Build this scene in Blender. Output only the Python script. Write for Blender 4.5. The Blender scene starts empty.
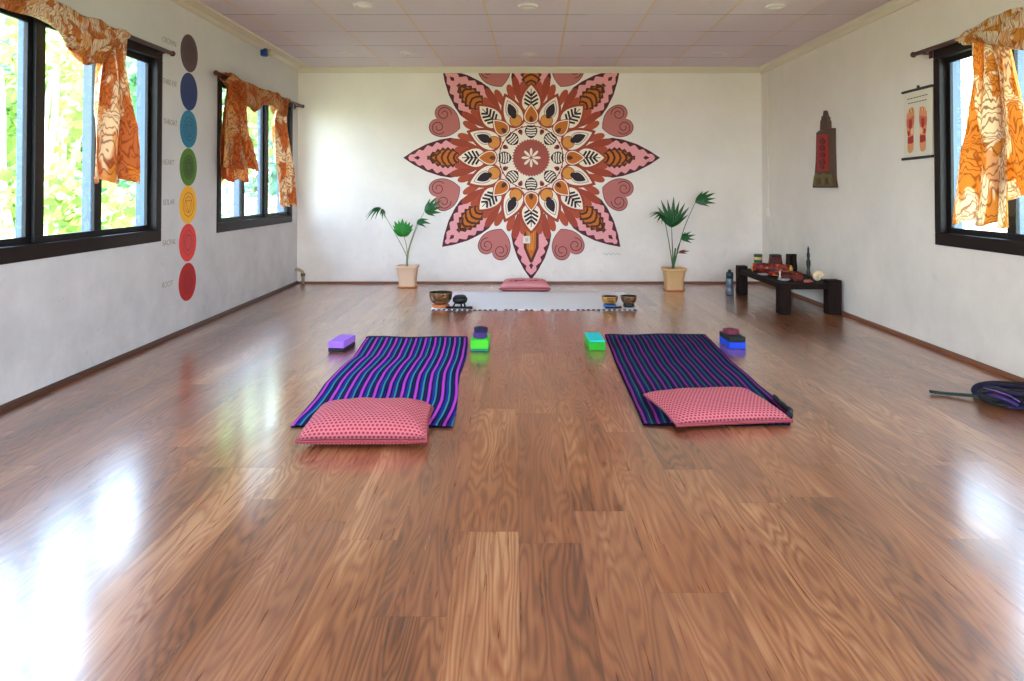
import bpy, math, random
from math import sin, cos, pi, sqrt, atan2, radians
from mathutils import Vector, Matrix
random.seed(7)
C = bpy.context.scene.collection

# ------------------------------------------------------------------ room size (metres)
XL, XR, YB, YF, ZC = -2.39, 2.69, 7.93, -2.2, 2.365
H = 1.03                      # camera height
FPX = 725.0; PITCH = radians(1.0); PX = 516.0; PY = 189.0 - FPX*math.tan(PITCH)

def ray(px, py):
    u = (px-PX)/FPX; v = -(py-PY)/FPX
    return (u, cos(PITCH)-v*sin(PITCH), sin(PITCH)+v*cos(PITCH))
def hit(px, py, ax, val):
    o = (0, 0, H); d = ray(px, py); t = (val-o[ax])/d[ax]
    return Vector([o[i]+t*d[i] for i in range(3)])
def fl(px, py, z=0): return hit(px, py, 2, z)          # point on a horizontal level
def lw(px, py): return hit(px, py, 0, XL)              # point on the left wall
def rw(px, py): return hit(px, py, 0, XR)
def bw(px, py, y=YB): return hit(px, py, 1, y)

# ------------------------------------------------------------------ colours and materials
def lin(c):
    r = []
    for v in c[:3]:
        v = v/255.0
        r.append(v/12.92 if v <= .04045 else ((v+.055)/1.055)**2.4)
    return (r[0], r[1], r[2], 1)
MATS = {}
def mat(name, col, rough=.6, metal=0, spec=.5, **kw):
    if name in MATS: return MATS[name]
    m = bpy.data.materials.new(name); m.use_nodes = True
    b = m.node_tree.nodes['Principled BSDF']
    b.inputs['Base Color'].default_value = lin(col)
    b.inputs['Roughness'].default_value = rough
    b.inputs['Metallic'].default_value = metal
    b.inputs['Specular IOR Level'].default_value = spec
    for k, v in kw.items(): b.inputs[k.replace('_', ' ')].default_value = v
    MATS[name] = m
    return m
class NT:
    def __init__(s, name):
        s.m = bpy.data.materials.new(name); s.m.use_nodes = True
        s.t = s.m.node_tree; s.b = s.t.nodes['Principled BSDF']; s.out = s.t.nodes['Material Output']
        MATS[name] = s.m
    def n(s, typ, **kw):
        x = s.t.nodes.new('ShaderNode'+typ)
        for k, v in kw.items():
            if k == 'ins':
                for a, c in v.items():
                    if isinstance(c, bpy.types.NodeSocket): s.t.links.new(c, x.inputs[a])
                    else: x.inputs[a].default_value = c
            else: setattr(x, k, v)
        return x
    def link(s, a, b): s.t.links.new(a, b)
    def math(s, op, a, b=0.0, c=None, clamp=False):
        x = s.t.nodes.new('ShaderNodeMath'); x.operation = op; x.use_clamp = clamp
        for i, v in enumerate((a, b, c)):
            if v is None: continue
            if isinstance(v, bpy.types.NodeSocket): s.t.links.new(v, x.inputs[i])
            else: x.inputs[i].default_value = v
        return x.outputs[0]
    def mix(s, f, a, b, bt='MIX'):
        x = s.t.nodes.new('ShaderNodeMix'); x.data_type = 'RGBA'; x.blend_type = bt
        for i, v in ((0, f), (6, a), (7, b)):
            if isinstance(v, bpy.types.NodeSocket): s.t.links.new(v, x.inputs[i])
            elif i == 0: x.inputs[0].default_value = v
            else: x.inputs[i].default_value = v if len(v) == 4 else (*v, 1)
        return x.outputs[2]
    def ramp(s, f, stops, interp='LINEAR'):
        x = s.t.nodes.new('ShaderNodeValToRGB'); cr = x.color_ramp; cr.interpolation = interp
        while len(cr.elements) < len(stops): cr.elements.new(.5)
        for e, (p, c) in zip(cr.elements, stops): e.position = p; e.color = c if len(c) == 4 else (*c, 1)
        s.link(f, x.inputs[0]); return x.outputs[0]
    def noise(s, vec, scale, detail=3, rough=.5, dist=0, dim='3D'):
        x = s.n('TexNoise', noise_dimensions=dim, ins={'Scale': scale, 'Detail': detail, 'Roughness': rough, 'Distortion': dist})
        if vec is not None: s.link(vec, x.inputs['Vector'])
        return x
    def pos(s): return s.n('NewGeometry').outputs['Position']
    def sep(s, v):
        x = s.n('SeparateXYZ'); s.link(v, x.inputs[0]); return x.outputs
    def comb(s, x, y, z):
        c = s.n('CombineXYZ')
        for i, v in enumerate((x, y, z)):
            if isinstance(v, bpy.types.NodeSocket): s.link(v, c.inputs[i])
            else: c.inputs[i].default_value = v
        return c.outputs[0]
    def col(s, sock): s.link(sock, s.b.inputs['Base Color'])
    def set(s, **kw):
        for k, v in kw.items(): s.b.inputs[k.replace('_', ' ')].default_value = v
    def bump(s, h, strength=.3, dist=.01):
        x = s.n('Bump', ins={'Strength': strength, 'Distance': dist, 'Height': h})
        s.link(x.outputs[0], s.b.inputs['Normal'])

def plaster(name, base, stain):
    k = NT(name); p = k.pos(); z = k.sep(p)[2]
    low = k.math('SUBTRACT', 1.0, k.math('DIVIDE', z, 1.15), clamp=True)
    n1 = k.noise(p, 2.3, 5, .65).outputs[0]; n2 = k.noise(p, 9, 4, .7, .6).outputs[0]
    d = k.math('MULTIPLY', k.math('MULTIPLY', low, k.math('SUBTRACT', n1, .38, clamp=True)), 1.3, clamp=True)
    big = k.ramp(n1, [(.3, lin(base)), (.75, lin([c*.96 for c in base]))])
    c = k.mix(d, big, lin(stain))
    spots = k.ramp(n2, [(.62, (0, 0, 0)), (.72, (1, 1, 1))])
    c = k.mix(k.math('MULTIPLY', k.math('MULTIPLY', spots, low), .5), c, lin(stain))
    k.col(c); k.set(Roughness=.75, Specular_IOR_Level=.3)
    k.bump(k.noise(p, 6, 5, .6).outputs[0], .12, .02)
    return k.m
M_WL = plaster('dimmed_left_wall_plaster', (210, 206, 206), (150, 148, 152))  # window-side wall: its dimness is put into the base colour
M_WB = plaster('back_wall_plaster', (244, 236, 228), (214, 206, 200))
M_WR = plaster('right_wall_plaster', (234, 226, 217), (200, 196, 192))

def floor_mat():
    k = NT('wood_plank_floor'); p = k.pos(); X, Y, Z = k.sep(p)
    W, L = .178, 1.22
    xs = k.math('DIVIDE', k.math('SUBTRACT', X, .009), W); ci = k.math('FLOOR', xs); cf = k.math('FRACT', xs)
    wn = k.n('TexWhiteNoise', noise_dimensions='1D', ins={'W': ci})
    ys = k.math('ADD', k.math('DIVIDE', Y, L), k.math('MULTIPLY', wn.outputs[0], 7.31))
    ri = k.math('FLOOR', ys); rf = k.math('FRACT', ys)
    wn2 = k.n('TexWhiteNoise', noise_dimensions='2D', ins={'Vector': k.comb(ci, ri, 0)})
    rnd = wn2.outputs[0]; rc = k.sep(wn2.outputs[1])
    off = k.math('MULTIPLY', rnd, 37.0)
    # growth rings: contour lines of a stretched noise give the cathedral pattern
    v = k.comb(k.math('ADD', k.math('MULTIPLY', X, 6.5), off), k.math('ADD', k.math('MULTIPLY', Y, .75), off), off)
    n = k.noise(v, 1.0, 2.5, .5, .25).outputs[0]
    ring = k.math('SINE', k.math('MULTIPLY', n, 150.0))
    ring = k.math('POWER', k.math('MULTIPLY_ADD', ring, .5, .5), .6)
    v2 = k.comb(k.math('ADD', k.math('MULTIPLY', X, 95), off), k.math('MULTIPLY', Y, 3.0), off)
    fib = k.noise(v2, 1.0, 3, .6).outputs[0]
    v3 = k.comb(k.math('ADD', k.math('MULTIPLY', X, 7.0), off), k.math('MULTIPLY', Y, 1.1), off)
    patch = k.noise(v3, 1.0, 2, .5).outputs[0]
    g = k.math('ADD', k.math('MULTIPLY', ring, .26), k.math('MULTIPLY', fib, .62))
    g = k.math('ADD', g, k.math('MULTIPLY', k.math('SUBTRACT', patch, .5), .9))
    g = k.math('ADD', g, k.math('MULTIPLY', k.math('SUBTRACT', rc[0], .5), .30))
    c = k.ramp(g, [(.10, lin((74, 37, 17))), (.36, lin((126, 71, 39))), (.60, lin((158, 100, 61))), (.88, lin((200, 148, 104)))])
    c = k.mix(k.math('MULTIPLY', rc[1], .30), c, lin((170, 98, 52)))
    c = k.mix(k.math('MULTIPLY', rc[2], .22), c, lin((140, 92, 74)))
    # seams
    ex = k.math('MULTIPLY', k.math('MINIMUM', cf, k.math('SUBTRACT', 1.0, cf)), W)
    ey = k.math('MULTIPLY', k.math('MINIMUM', rf, k.math('SUBTRACT', 1.0, rf)), L)
    e = k.math('MINIMUM', ex, ey)
    seam = k.math('SUBTRACT', 1.0, k.math('DIVIDE', e, .0016), clamp=True)
    c = k.mix(k.math('MULTIPLY', seam, .55), c, lin((70, 38, 24)))
    k.col(c)
    k.link(k.math('MULTIPLY_ADD', fib, .10, FLOOR_ROUGH), k.b.inputs['Roughness'])
    k.link(k.math('MULTIPLY_ADD', rc[2], .10, .17), k.b.inputs['Coat Roughness'])
    k.set(IOR=1.5, Specular_IOR_Level=.5, Coat_Weight=1.0, Coat_IOR=1.85)
    k.bump(k.math('SUBTRACT', k.math('MULTIPLY', g, .12), seam), .08, .0015)
    return k.m
FLOOR_ROUGH = .24
M_FLOOR = floor_mat()

def ceiling_mat():
    k = NT('ceiling_tiles'); p = k.pos(); X, Y, Z = k.sep(p)
    xx = k.math('SUBTRACT', X, k.math('MULTIPLY', k.math('SUBTRACT', Y, 7.93), .028))
    u = k.math('DIVIDE', k.math('ADD', xx, .153), .61); v = k.math('DIVIDE', k.math('SUBTRACT', Y, 7.33), .6)
    uf = k.math('FRACT', u); vf = k.math('FRACT', v)
    du = k.math('MULTIPLY', k.math('MINIMUM', uf, k.math('SUBTRACT', 1.0, uf)), .61)
    dv = k.math('MULTIPLY', k.math('MINIMUM', vf, k.math('SUBTRACT', 1.0, vf)), .6)
    wn = k.n('TexWhiteNoise', noise_dimensions='2D', ins={'Vector': k.comb(k.math('FLOOR', u), k.math('FLOOR', v), 0)})
    c = k.mix(wn.outputs[0], lin((228, 216, 226)), lin((221, 209, 219)))
    st = k.noise(p, 1.6, 3).outputs[0]
    c = k.mix(k.math('MULTIPLY', st, .25), c, lin((210, 198, 200)))
    lu = k.math('LESS_THAN', du, .010); lv = k.math('LESS_THAN', dv, .0065)
    c = k.mix(k.math('MULTIPLY', lu, .8), c, lin((226, 198, 172)))
    irr = k.math('GREATER_THAN', k.noise(p, 1.9, 1).outputs[0], .45)
    c = k.mix(k.math('MULTIPLY', lv, k.math('MULTIPLY_ADD', irr, .55, .25)), c, lin((120, 100, 96)))
    k.col(c); k.set(Roughness=.8, Specular_IOR_Level=.2)
    k.bump(k.math('SUBTRACT', 1.0, k.math('MAXIMUM', lu, lv)), .3, .004)
    return k.m
M_CEIL = ceiling_mat()
M_CORN = mat('cream_paint', (222, 212, 194), .6)
M_BASE = mat('dark_brown_wood', (70, 38, 24), .5)
M_BASE2 = mat('brown_skirting', (120, 72, 48), .45)
M_FRAME = mat('black_brown_window_frame', (20, 9, 8), .5, 0, .25)
M_SASH = mat('black_sash', (12, 11, 13), .5, 0, .3)
M_JAMB = mat('skylight_tinted_metal', (74, 98, 130), .45)  # the blue is sky light painted into the metal
M_ROD = mat('maroon_wood', (74, 30, 24), .45)

def glass_mat():
    k = NT('window_glass'); t = k.n('BsdfTransparent'); g = k.n('BsdfGlossy'); g.inputs['Roughness'].default_value = .02
    t.inputs[0].default_value = (.93, .98, .97, 1)
    lwt = k.n('LayerWeight'); lwt.inputs[0].default_value = .5
    fr = k.math('MULTIPLY_ADD', k.math('POWER', lwt.outputs['Facing'], 4.0), .5, .03)
    mx = k.n('MixShader'); k.link(fr, mx.inputs[0]); k.link(t.outputs[0], mx.inputs[1]); k.link(g.outputs[0], mx.inputs[2])
    k.link(mx.outputs[0], k.out.inputs[0]); return k.m
M_GLASS = glass_mat()

def cloth_leaf(name, dark, mid, light, wlight=.5, trans=.35):
    """printed curtain cotton: cream and orange leaves with brown veins"""
    k = NT(name); tc = k.n('TexCoord'); v = tc.outputs['UV']
    mp = k.n('Mapping', ins={'Vector': v}); v = mp.outputs[0]
    n = k.noise(v, 3.0, 2, .5, .4); wv = k.mix(.16, v, n.outputs[1])
    pn = k.noise(wv, 5.5, 2, .5, .6).outputs[0]
    c = k.ramp(pn, [(.30, lin(mid)), (.46, lin(mid)), (.36+wlight*.36, lin(light)), (1, lin(light))])
    yn = k.noise(wv, 9.0, 1).outputs[0]
    c = k.mix(k.math('MULTIPLY', k.math('GREATER_THAN', yn, .60), .6), c, lin((232, 158, 52)))
    w1 = k.n('TexWave', bands_direction='Y', ins={'Vector': wv, 'Scale': 10.0, 'Distortion': 13.0, 'Detail': 1.5, 'Detail Scale': 1.6})
    w2 = k.n('TexWave', bands_direction='DIAGONAL', ins={'Vector': wv, 'Scale': 13.0, 'Distortion': 9.0, 'Detail': 1.0})
    m1 = k.math('MULTIPLY', k.math('SUBTRACT', w1.outputs[1], .70, clamp=True), 4.0, clamp=True)
    m2 = k.math('MULTIPLY', k.math('SUBTRACT', w2.outputs[1], .84, clamp=True), 6.0, clamp=True)
    m2 = k.math('MULTIPLY', m2, k.math('GREATER_THAN', k.noise(v, 4.0, 1).outputs[0], .5))
    c = k.mix(k.math('MULTIPLY', k.math('MAXIMUM', m1, m2), .72), c, lin(dark))
    k.col(c); k.set(Roughness=.8, Specular_IOR_Level=.2)
    tr = k.n('BsdfTranslucent'); k.link(c, tr.inputs[0])
    mx = k.n('MixShader'); mx.inputs[0].default_value = trans
    k.link(k.b.outputs[0], mx.inputs[1]); k.link(tr.outputs[0], mx.inputs[2]); k.link(mx.outputs[0], k.out.inputs[0])
    return k.m
M_CURT = cloth_leaf('orange_leaf_print_cotton', (150, 74, 40), (212, 128, 70), (244, 220, 188), .42)
M_CURT2 = cloth_leaf('deep_orange_leaf_print_cotton', (124, 52, 28), (206, 104, 48), (226, 172, 118), .58)
M_CURT3 = cloth_leaf('yellow_leaf_print_cotton', (164, 88, 44), (232, 168, 78), (250, 236, 204), .36, .42)

def stripes_mat(name, bright):
    k = NT(name); tc = k.n('TexCoord'); U = k.sep(tc.outputs['UV'])
    f = k.math('FRACT', U[0])
    s = bright
    def q(c): return lin([min(255, v*s) for v in c])
    c = k.ramp(f, [(0, q((12, 8, 24))), (.10, q((120, 44, 150))), (.16, q((172, 58, 164))), (.29, q((104, 40, 146))), (.34, q((14, 8, 28))),
                   (.42, q((24, 20, 92))), (.50, q((28, 40, 128))), (.61, q((14, 16, 60))), (.65, q((44, 122, 134))), (.77, q((18, 60, 84))), (.81, q((10, 12, 36))), (.91, q((26, 20, 84)))], 'CONSTANT')
    fib = k.noise(k.comb(k.math('MULTIPLY', U[0], 3.), k.math('MULTIPLY', U[1], 220.), 0), 1.0, 2).outputs[0]
    c = k.mix(k.math('MULTIPLY', fib, .25), c, lin((12, 10, 26)))
    k.col(c); k.set(Roughness=.9, Specular_IOR_Level=.1)
    k.bump(k.math('PINGPONG', f, .25), .25, .004)
    return k.m
M_STR1 = stripes_mat('brightened_blanket_cotton', 1.15); M_STR2 = stripes_mat('dimmed_blanket_cotton', .74)  # same cloth twice: left brightened, right dimmed, light put into the colour

def dots_mat(name, base, dot, su, sv):
    k = NT(name); tc = k.n('TexCoord'); U = k.sep(tc.outputs['UV'])
    u = k.math('MULTIPLY', U[0], su); v = k.math('MULTIPLY', U[1], sv)
    u = k.math('ADD', u, k.math('MULTIPLY', k.math('MODULO', k.math('FLOOR', v), 2.0), .5))
    du = k.math('SUBTRACT', k.math('FRACT', u), .5); dv = k.math('SUBTRACT', k.math('FRACT', v), .5)
    r = k.math('ADD', k.math('MULTIPLY', du, du), k.math('MULTIPLY', dv, dv))
    ring = k.ramp(r, [(0, (1, 1, 1)), (.075, (1, 1, 1)), (.12, (0, 0, 0))])
    k.col(k.mix(ring, lin(base), lin(dot))); k.set(Roughness=.85, Specular_IOR_Level=.2)
    return k.m
M_DOT = dots_mat('pink_dotted_cotton', (196, 106, 112), (138, 40, 60), 32, 36)
M_PINK = mat('plain_pink_cotton', (232, 148, 154), .85)

# ------------------------------------------------------------------ mesh builder
class MB:
    def __init__(s): s.v = []; s.f = []; s.m = []; s.uv = []; s.mats = []; s.sm = []
    def mi(s, m):
        if m not in s.mats: s.mats.append(m)
        return s.mats.index(m)
    def face(s, idx, m, uv=None, smooth=False):
        s.f.append(idx); s.m.append(s.mi(m)); s.uv.append(uv); s.sm.append(smooth)
    def poly(s, pts, m, uv=None):
        b = len(s.v); s.v += [tuple(p) for p in pts]; s.face(list(range(b, b+len(pts))), m, uv)
    def box(s, lo, hi, m, rot=None, piv=None):
        b = len(s.v)
        P = [Vector((x, y, z)) for x in (lo[0], hi[0]) for y in (lo[1], hi[1]) for z in (lo[2], hi[2])]
        if rot is not None:
            pv = Vector(piv if piv else [(lo[i]+hi[i])/2 for i in range(3)])
            P = [pv+rot @ (p-pv) for p in P]
        s.v += [tuple(p) for p in P]
        for q in ((0, 1, 3, 2), (4, 6, 7, 5), (0, 4, 5, 1), (2, 3, 7, 6), (0, 2, 6, 4), (1, 5, 7, 3)): s.face([b+i for i in q], m)
    def grid(s, fn, nu, nv, m, uvf=None, smooth=True, wrapu=False):
        """fn(u,v)->point"""
        b = len(s.v); cu = nu if wrapu else nu+1
        for j in range(nv+1):
            for i in range(cu): s.v.append(tuple(fn(i/nu, j/nv)))
        for j in range(nv):
            for i in range(nu):
                i2 = (i+1) % cu
                uv = None
                if uvf: uv = [uvf(a/nu, c/nv) for a, c in ((i, j), (i+1, j), (i+1, j+1), (i, j+1))]
                s.face([b+j*cu+i, b+j*cu+i2, b+(j+1)*cu+i2, b+(j+1)*cu+i], m, uv, smooth)
    def lathe(s, prof, c, m, n=24, closed=True, sq=None, axis=None):
        """prof list of (r,z); sq: superellipse power for squarish sections"""
        def pt(th, r, z):
            if sq:
                ct, st = cos(th), sin(th); k = (abs(ct)**sq+abs(st)**sq)**(-1/sq)
                x, y = r*k*ct, r*k*st
            else: x, y = r*cos(th), r*sin(th)
            p = Vector((x, y, z))
            if axis is not None: p = axis @ p
            return p+Vector(c)
        b = len(s.v); nz = len(prof)
        off = pi/4 if sq else 0
        for r, z in prof:
            for i in range(n): s.v.append(tuple(pt(2*pi*i/n+off, r, z)))
        for j in range(nz-1):
            for i in range(n): s.face([b+j*n+i, b+j*n+(i+1) % n, b+(j+1)*n+(i+1) % n, b+(j+1)*n+i], m, None, True)
        if closed:
            s.face([b+i for i in range(n)][::-1], m); s.face([b+(nz-1)*n+i for i in range(n)], m)
    def tube(s, pts, rad, m, n=8, flat=None, cap=True, up=None):
        """pts polyline, rad scalar or list; flat=(a,b) elliptical section"""
        pts = [Vector(p) for p in pts]; b = len(s.v); N = len(pts); prev = None
        if not isinstance(rad, (list, tuple)): rad = [rad]*N
        for i, p in enumerate(pts):
            t = (pts[min(i+1, N-1)]-pts[max(i-1, 0)])
            t = t.normalized() if t.length > 1e-9 else Vector((0, 0, 1))
            if prev is None:
                ref = Vector(up) if up else (Vector((0, 0, 1)) if abs(t.z) < .9 else Vector((1, 0, 0)))
                a = t.cross(ref).normalized()
            else:
                a = (prev-t*prev.dot(t)); a = a.normalized() if a.length > 1e-9 else t.orthogonal().normalized()
            prev = a; c = t.cross(a)
            fa, fb = flat if flat else (1, 1)
            for j in range(n):
                th = 2*pi*j/n
                s.v.append(tuple(p+a*(rad[i]*fa*cos(th))+c*(rad[i]*fb*sin(th))))
        for i in range(N-1):
            for j in range(n): s.face([b+i*n+j, b+i*n+(j+1) % n, b+(i+1)*n+(j+1) % n, b+(i+1)*n+j], m, [(j/n, i/N), ((j+1)/n, i/N), ((j+1)/n, (i+1)/N), (j/n, (i+1)/N)], True)
        if cap:
            s.face([b+j for j in range(n)][::-1], m); s.face([b+(N-1)*n+j for j in range(n)], m)
    def ribbon(s, pts, widthvec, thick, m):
        """flat strap: pts polyline, width along widthvec"""
        pts = [Vector(p) for p in pts]; w = Vector(widthvec); b = len(s.v); N = len(pts)
        for i, p in enumerate(pts):
            t = (pts[min(i+1, N-1)]-pts[max(i-1, 0)]).normalized(); nn = t.cross(w).normalized()*thick/2
            for a, c in ((-1, -1), (1, -1), (1, 1), (-1, 1)): s.v.append(tuple(p+w*a/2+nn*c))
        for i in range(N-1):
            for j in range(4): s.face([b+i*4+j, b+i*4+(j+1) % 4, b+(i+1)*4+(j+1) % 4, b+(i+1)*4+j], m, [(i/N*9, 0), (i/N*9, 1), ((i+1)/N*9, 1), ((i+1)/N*9, 0)], False)
        s.face([b+3, b+2, b+1, b], m); s.face([b+(N-1)*4+j for j in range(4)], m)
    def build(s, name, parent=None, bevel=0, solid=0, sub=0, loc=None, seg=2):
        me = bpy.data.meshes.new(name)
        o3 = Vector(loc) if loc is not None else (Vector(parent['_o']) if parent is not None and '_o' in parent else Vector((0, 0, 0)))
        me.from_pydata([tuple(Vector(v)-o3) for v in s.v], [], s.f)
        for m in s.mats: me.materials.append(m)
        me.polygons.foreach_set('material_index', s.m)
        me.polygons.foreach_set('use_smooth', s.sm)
        if any(u is not None for u in s.uv):
            ul = me.uv_layers.new(name='UVMap'); k = 0; dat = ul.data
            for f, u in zip(s.f, s.uv):
                for i in range(len(f)):
                    if u is not None: dat[k].uv = u[i]
                    k += 1
        me.update()
        o = bpy.data.objects.new(name, me); C.objects.link(o)
        if parent is not None: o.parent = parent; o.location = o3-Vector(parent['_o']) if '_o' in parent else o3
        else: o.location = o3
        o['_o'] = tuple(o3)
        if bevel:
            b = o.modifiers.new('bevel', 'BEVEL'); b.width = bevel; b.segments = seg; b.limit_method = 'ANGLE'; b.angle_limit = radians(40)
        if solid:
            b = o.modifiers.new('solid', 'SOLIDIFY'); b.thickness = solid; b.offset = 0
        if sub:
            b = o.modifiers.new('sub', 'SUBSURF'); b.levels = sub; b.render_levels = sub
        return o

def thing(name, label, cat, loc=(0, 0, 0), group=None):
    o = bpy.data.objects.new(name, None); C.objects.link(o); o.location = loc; o['_o'] = tuple(loc)
    o.empty_display_size = .05
    o['label'] = label; o['category'] = cat
    if group: o['group'] = group
    return o
def tag(o, label, cat, group=None, kind=None):
    o['label'] = label; o['category'] = cat
    if group: o['group'] = group
    if kind: o['kind'] = kind
    return o
def struct(o): o['kind'] = 'structure'; return o
def sempty(name, loc=(0, 0, 0)):
    o = bpy.data.objects.new(name, None); C.objects.link(o); o.location = loc; o['_o'] = tuple(loc); o['kind'] = 'structure'; return o

# ------------------------------------------------------------------ the room shell
T = .13
m = MB(); m.box((XL-T, YF-T, -.12), (XR+T, YB+T, 0), M_FLOOR); struct(m.build('floor'))
m = MB(); m.box((XL-.02, YF-.02, ZC), (XR+.02, YB+.02, ZC+.03), M_CEIL); struct(m.build('ceiling'))
M_ROOF = mat('grey_roof_sheet', (130, 126, 122), .7)
M_EXT = mat('exterior_render', (214, 208, 196), .8)
m = MB(); m.box((XL-.75, YF-.6, ZC+.12), (XR+1.25, YB+.6, ZC+.2), M_ROOF); o = struct(m.build('sun_blocking_roof'))  # out of view; eaves shaped to keep the sun out of the windows

def wall_with_holes(name, x0, x1, y0, y1, holes, m_):
    m = MB(); ys = y0
    for (a, b, z0, z1) in sorted(holes):
        m.box((x0, ys, 0), (x1, a, ZC+.12), m_)
        if z0 > 0: m.box((x0, a, 0), (x1, b, z0), m_)
        m.box((x0, a, z1), (x1, b, ZC+.12), m_)
        ys = b
    m.box((x0, ys, 0), (x1, y1, ZC+.12), m_)
    return struct(m.build(name))
WZ0, WZ1 = .68, 1.96
HL = [(1.45, 4.865, WZ0, WZ1), (5.79, 7.71, WZ0, WZ1)]
HR = [(1.2, 4.64, WZ0-.005, 1.925)]
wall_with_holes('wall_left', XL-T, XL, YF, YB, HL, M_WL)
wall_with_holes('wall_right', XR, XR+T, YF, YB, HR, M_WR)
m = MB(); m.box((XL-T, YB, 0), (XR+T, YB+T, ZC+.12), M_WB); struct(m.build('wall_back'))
m = MB()   # unseen wall behind the camera, open doorway added to let in fill light
DY0, DY1, DZ = -1.6, 1.7, 2.1
m.box((XL-T, YF-T, 0), (DY0, YF, ZC+.12), M_WB); m.box((DY1, YF-T, 0), (XR+T, YF, ZC+.12), M_WB); m.box((DY0, YF-T, DZ), (DY1, YF, ZC+.12), M_WB)
struct(m.build('wall_front'))
m = MB()
for a, b, c, d in ((DY0, DY0+.07, 0, DZ), (DY1-.07, DY1, 0, DZ), (DY0+.07, DY1-.07, DZ-.07, DZ)): m.box((a, YF-T-.01, c), (b, YF+.012, d), M_FRAME)
struct(m.build('fill_doorway_1', bevel=.004))  # frame around the opening added for fill light

# ceiling borders, skirting
def prof_run(name, prof, p0, p1, inward, mt):
    """extrude a 2D profile (d inward, z) between floor-plan points p0,p1"""
    m = MB(); iw = Vector((inward[0], inward[1], 0)); n = len(prof)
    for P in (p0, p1):
        for d, z in prof: m.v.append(tuple(Vector((P[0], P[1], 0))+iw*d+Vector((0, 0, z))))
    for i in range(n): m.face([i, (i+1) % n, n+(i+1) % n, n+i], mt)
    m.face(list(range(n))[::-1], mt); m.face(list(range(n, 2*n)), mt)
    return struct(m.build(name, bevel=0))
Z = ZC
prof_run('trim_1', [(0, Z), (.14, Z), (.14, Z-.012), (.05, Z-.016), (.02, Z-.03), (0, Z-.034)], (XL, YF), (XL, YB), (1, 0), M_CORN)
prof_run('trim_2', [(0, Z), (.03, Z), (.03, Z-.03), (.015, Z-.045), (.012, Z-.075), (0, Z-.078)], (XR, YF), (XR, YB), (-1, 0), M_CORN)
prof_run('trim_3', [(0, Z), (.04, Z), (.04, Z-.02), (.02, Z-.04), (.012, Z-.062), (0, Z-.066)], (XL, YB), (XR, YB), (0, -1), M_CORN)
qr = [(0, 0), (.024, 0), (.024, .008), (.018, .02), (.008, .028), (0, .028)]
prof_run('baseboard_left', qr, (XL, YF), (XL, YB), (1, 0), M_BASE)
prof_run('baseboard_right', qr, (XR, YF), (XR, YB), (-1, 0), M_BASE2)
prof_run('baseboard_back', [(0, 0), (.02, 0), (.02, .016), (.012, .022), (0, .022)], (XL, YB), (XR, YB), (0, -1), M_BASE2)

# ------------------------------------------------------------------ windows
def window(name, side, y0, y1, z0, z1, splits):
    """splits: y centres of the mullions"""
    s = 1 if side == 'L' else -1; xw = XL if side == 'L' else XR
    root = sempty(name, (xw, (y0+y1)/2, z0))
    def X(a, b): q = (xw+s*a, xw+s*b); return min(q), max(q)
    m = MB(); fw = .066
    a, b = X(-.055, .014)
    m.box((a, y0, z0), (b, y1, z0+fw+.012), M_FRAME); m.box((a, y0, z1-fw), (b, y1, z1), M_FRAME)
    m.box((a, y0, z0+fw+.012), (b, y0+fw, z1-fw), M_FRAME); m.box((a, y1-fw, z0+fw+.012), (b, y1, z1-fw), M_FRAME)
    m.build('window_frame', root, bevel=.004)
    m = MB(); a, b = X(-T-.005, -.055)      # outer lining of the opening, blue skylight put into its colour
    m.box((a, y0, z0+.03), (b, y0+.05, z1), M_JAMB); m.box((a, y1-.05, z0+.03), (b, y1, z1), M_JAMB)
    m.box((a, y0, z0), (b, y1, z0+.045), M_JAMB); m.box((a, y0+.05, z1-.05), (b, y1-.05, z1), M_JAMB)
    m.build('window_lining', root)
    ed = [y0+fw]+list(splits)+[y1-fw]
    for i in range(len(ed)-1):
        ya, yb = ed[i], ed[i+1]
        dx = -.012 if i % 2 == 0 else -.034
        a, b = X(dx-.02, dx); w = .034
        za, zb = z0+fw+.012, z1-fw
        ya2 = ya-(.02 if i else 0); yb2 = yb+(.02 if i < len(ed)-2 else 0)
        m = MB()
        m.box((a, ya2, za), (b, yb2, za+w), M_SASH); m.box((a, ya2, zb-w), (b, yb2, zb), M_SASH)
        wl = .072 if i else w; wr = .072 if i < len(ed)-2 else w
        m.box((a, ya2, za+w), (b, ya2+wl, zb-w), M_SASH); m.box((a, yb2-wr, za+w), (b, yb2, zb-w), M_SASH)
        if i < len(ed)-2:                    # outer face of the meeting stile, tinted with blue skylight
            a3, b3 = X(-.085, dx-.02); m.box((a3, yb-.052, za), (b3, yb+.05, zb), M_JAMB)
        sh = m.build('sash', root, bevel=.002)
        g = MB(); xm = (a+b)/2; g.box((xm-.002, ya2+wl-.004, za+w-.004), (xm+.002, yb2-wr+.004, zb-w+.004), M_GLASS)
        go = g.build('pane', None, loc=(0, 0, 0)); go.parent = sh; go.location = -Vector(root['_o'])
        del go['_o']
    return root
window('window_1', 'L', *HL[0], [2.0, 2.55, 3.10, 3.64, 4.185])
window('window_2', 'L', *HL[1], [6.40, 6.98])
window('window_3', 'R', *HR[0], [1.75, 2.3, 2.86, 3.42, 3.975])

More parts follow.
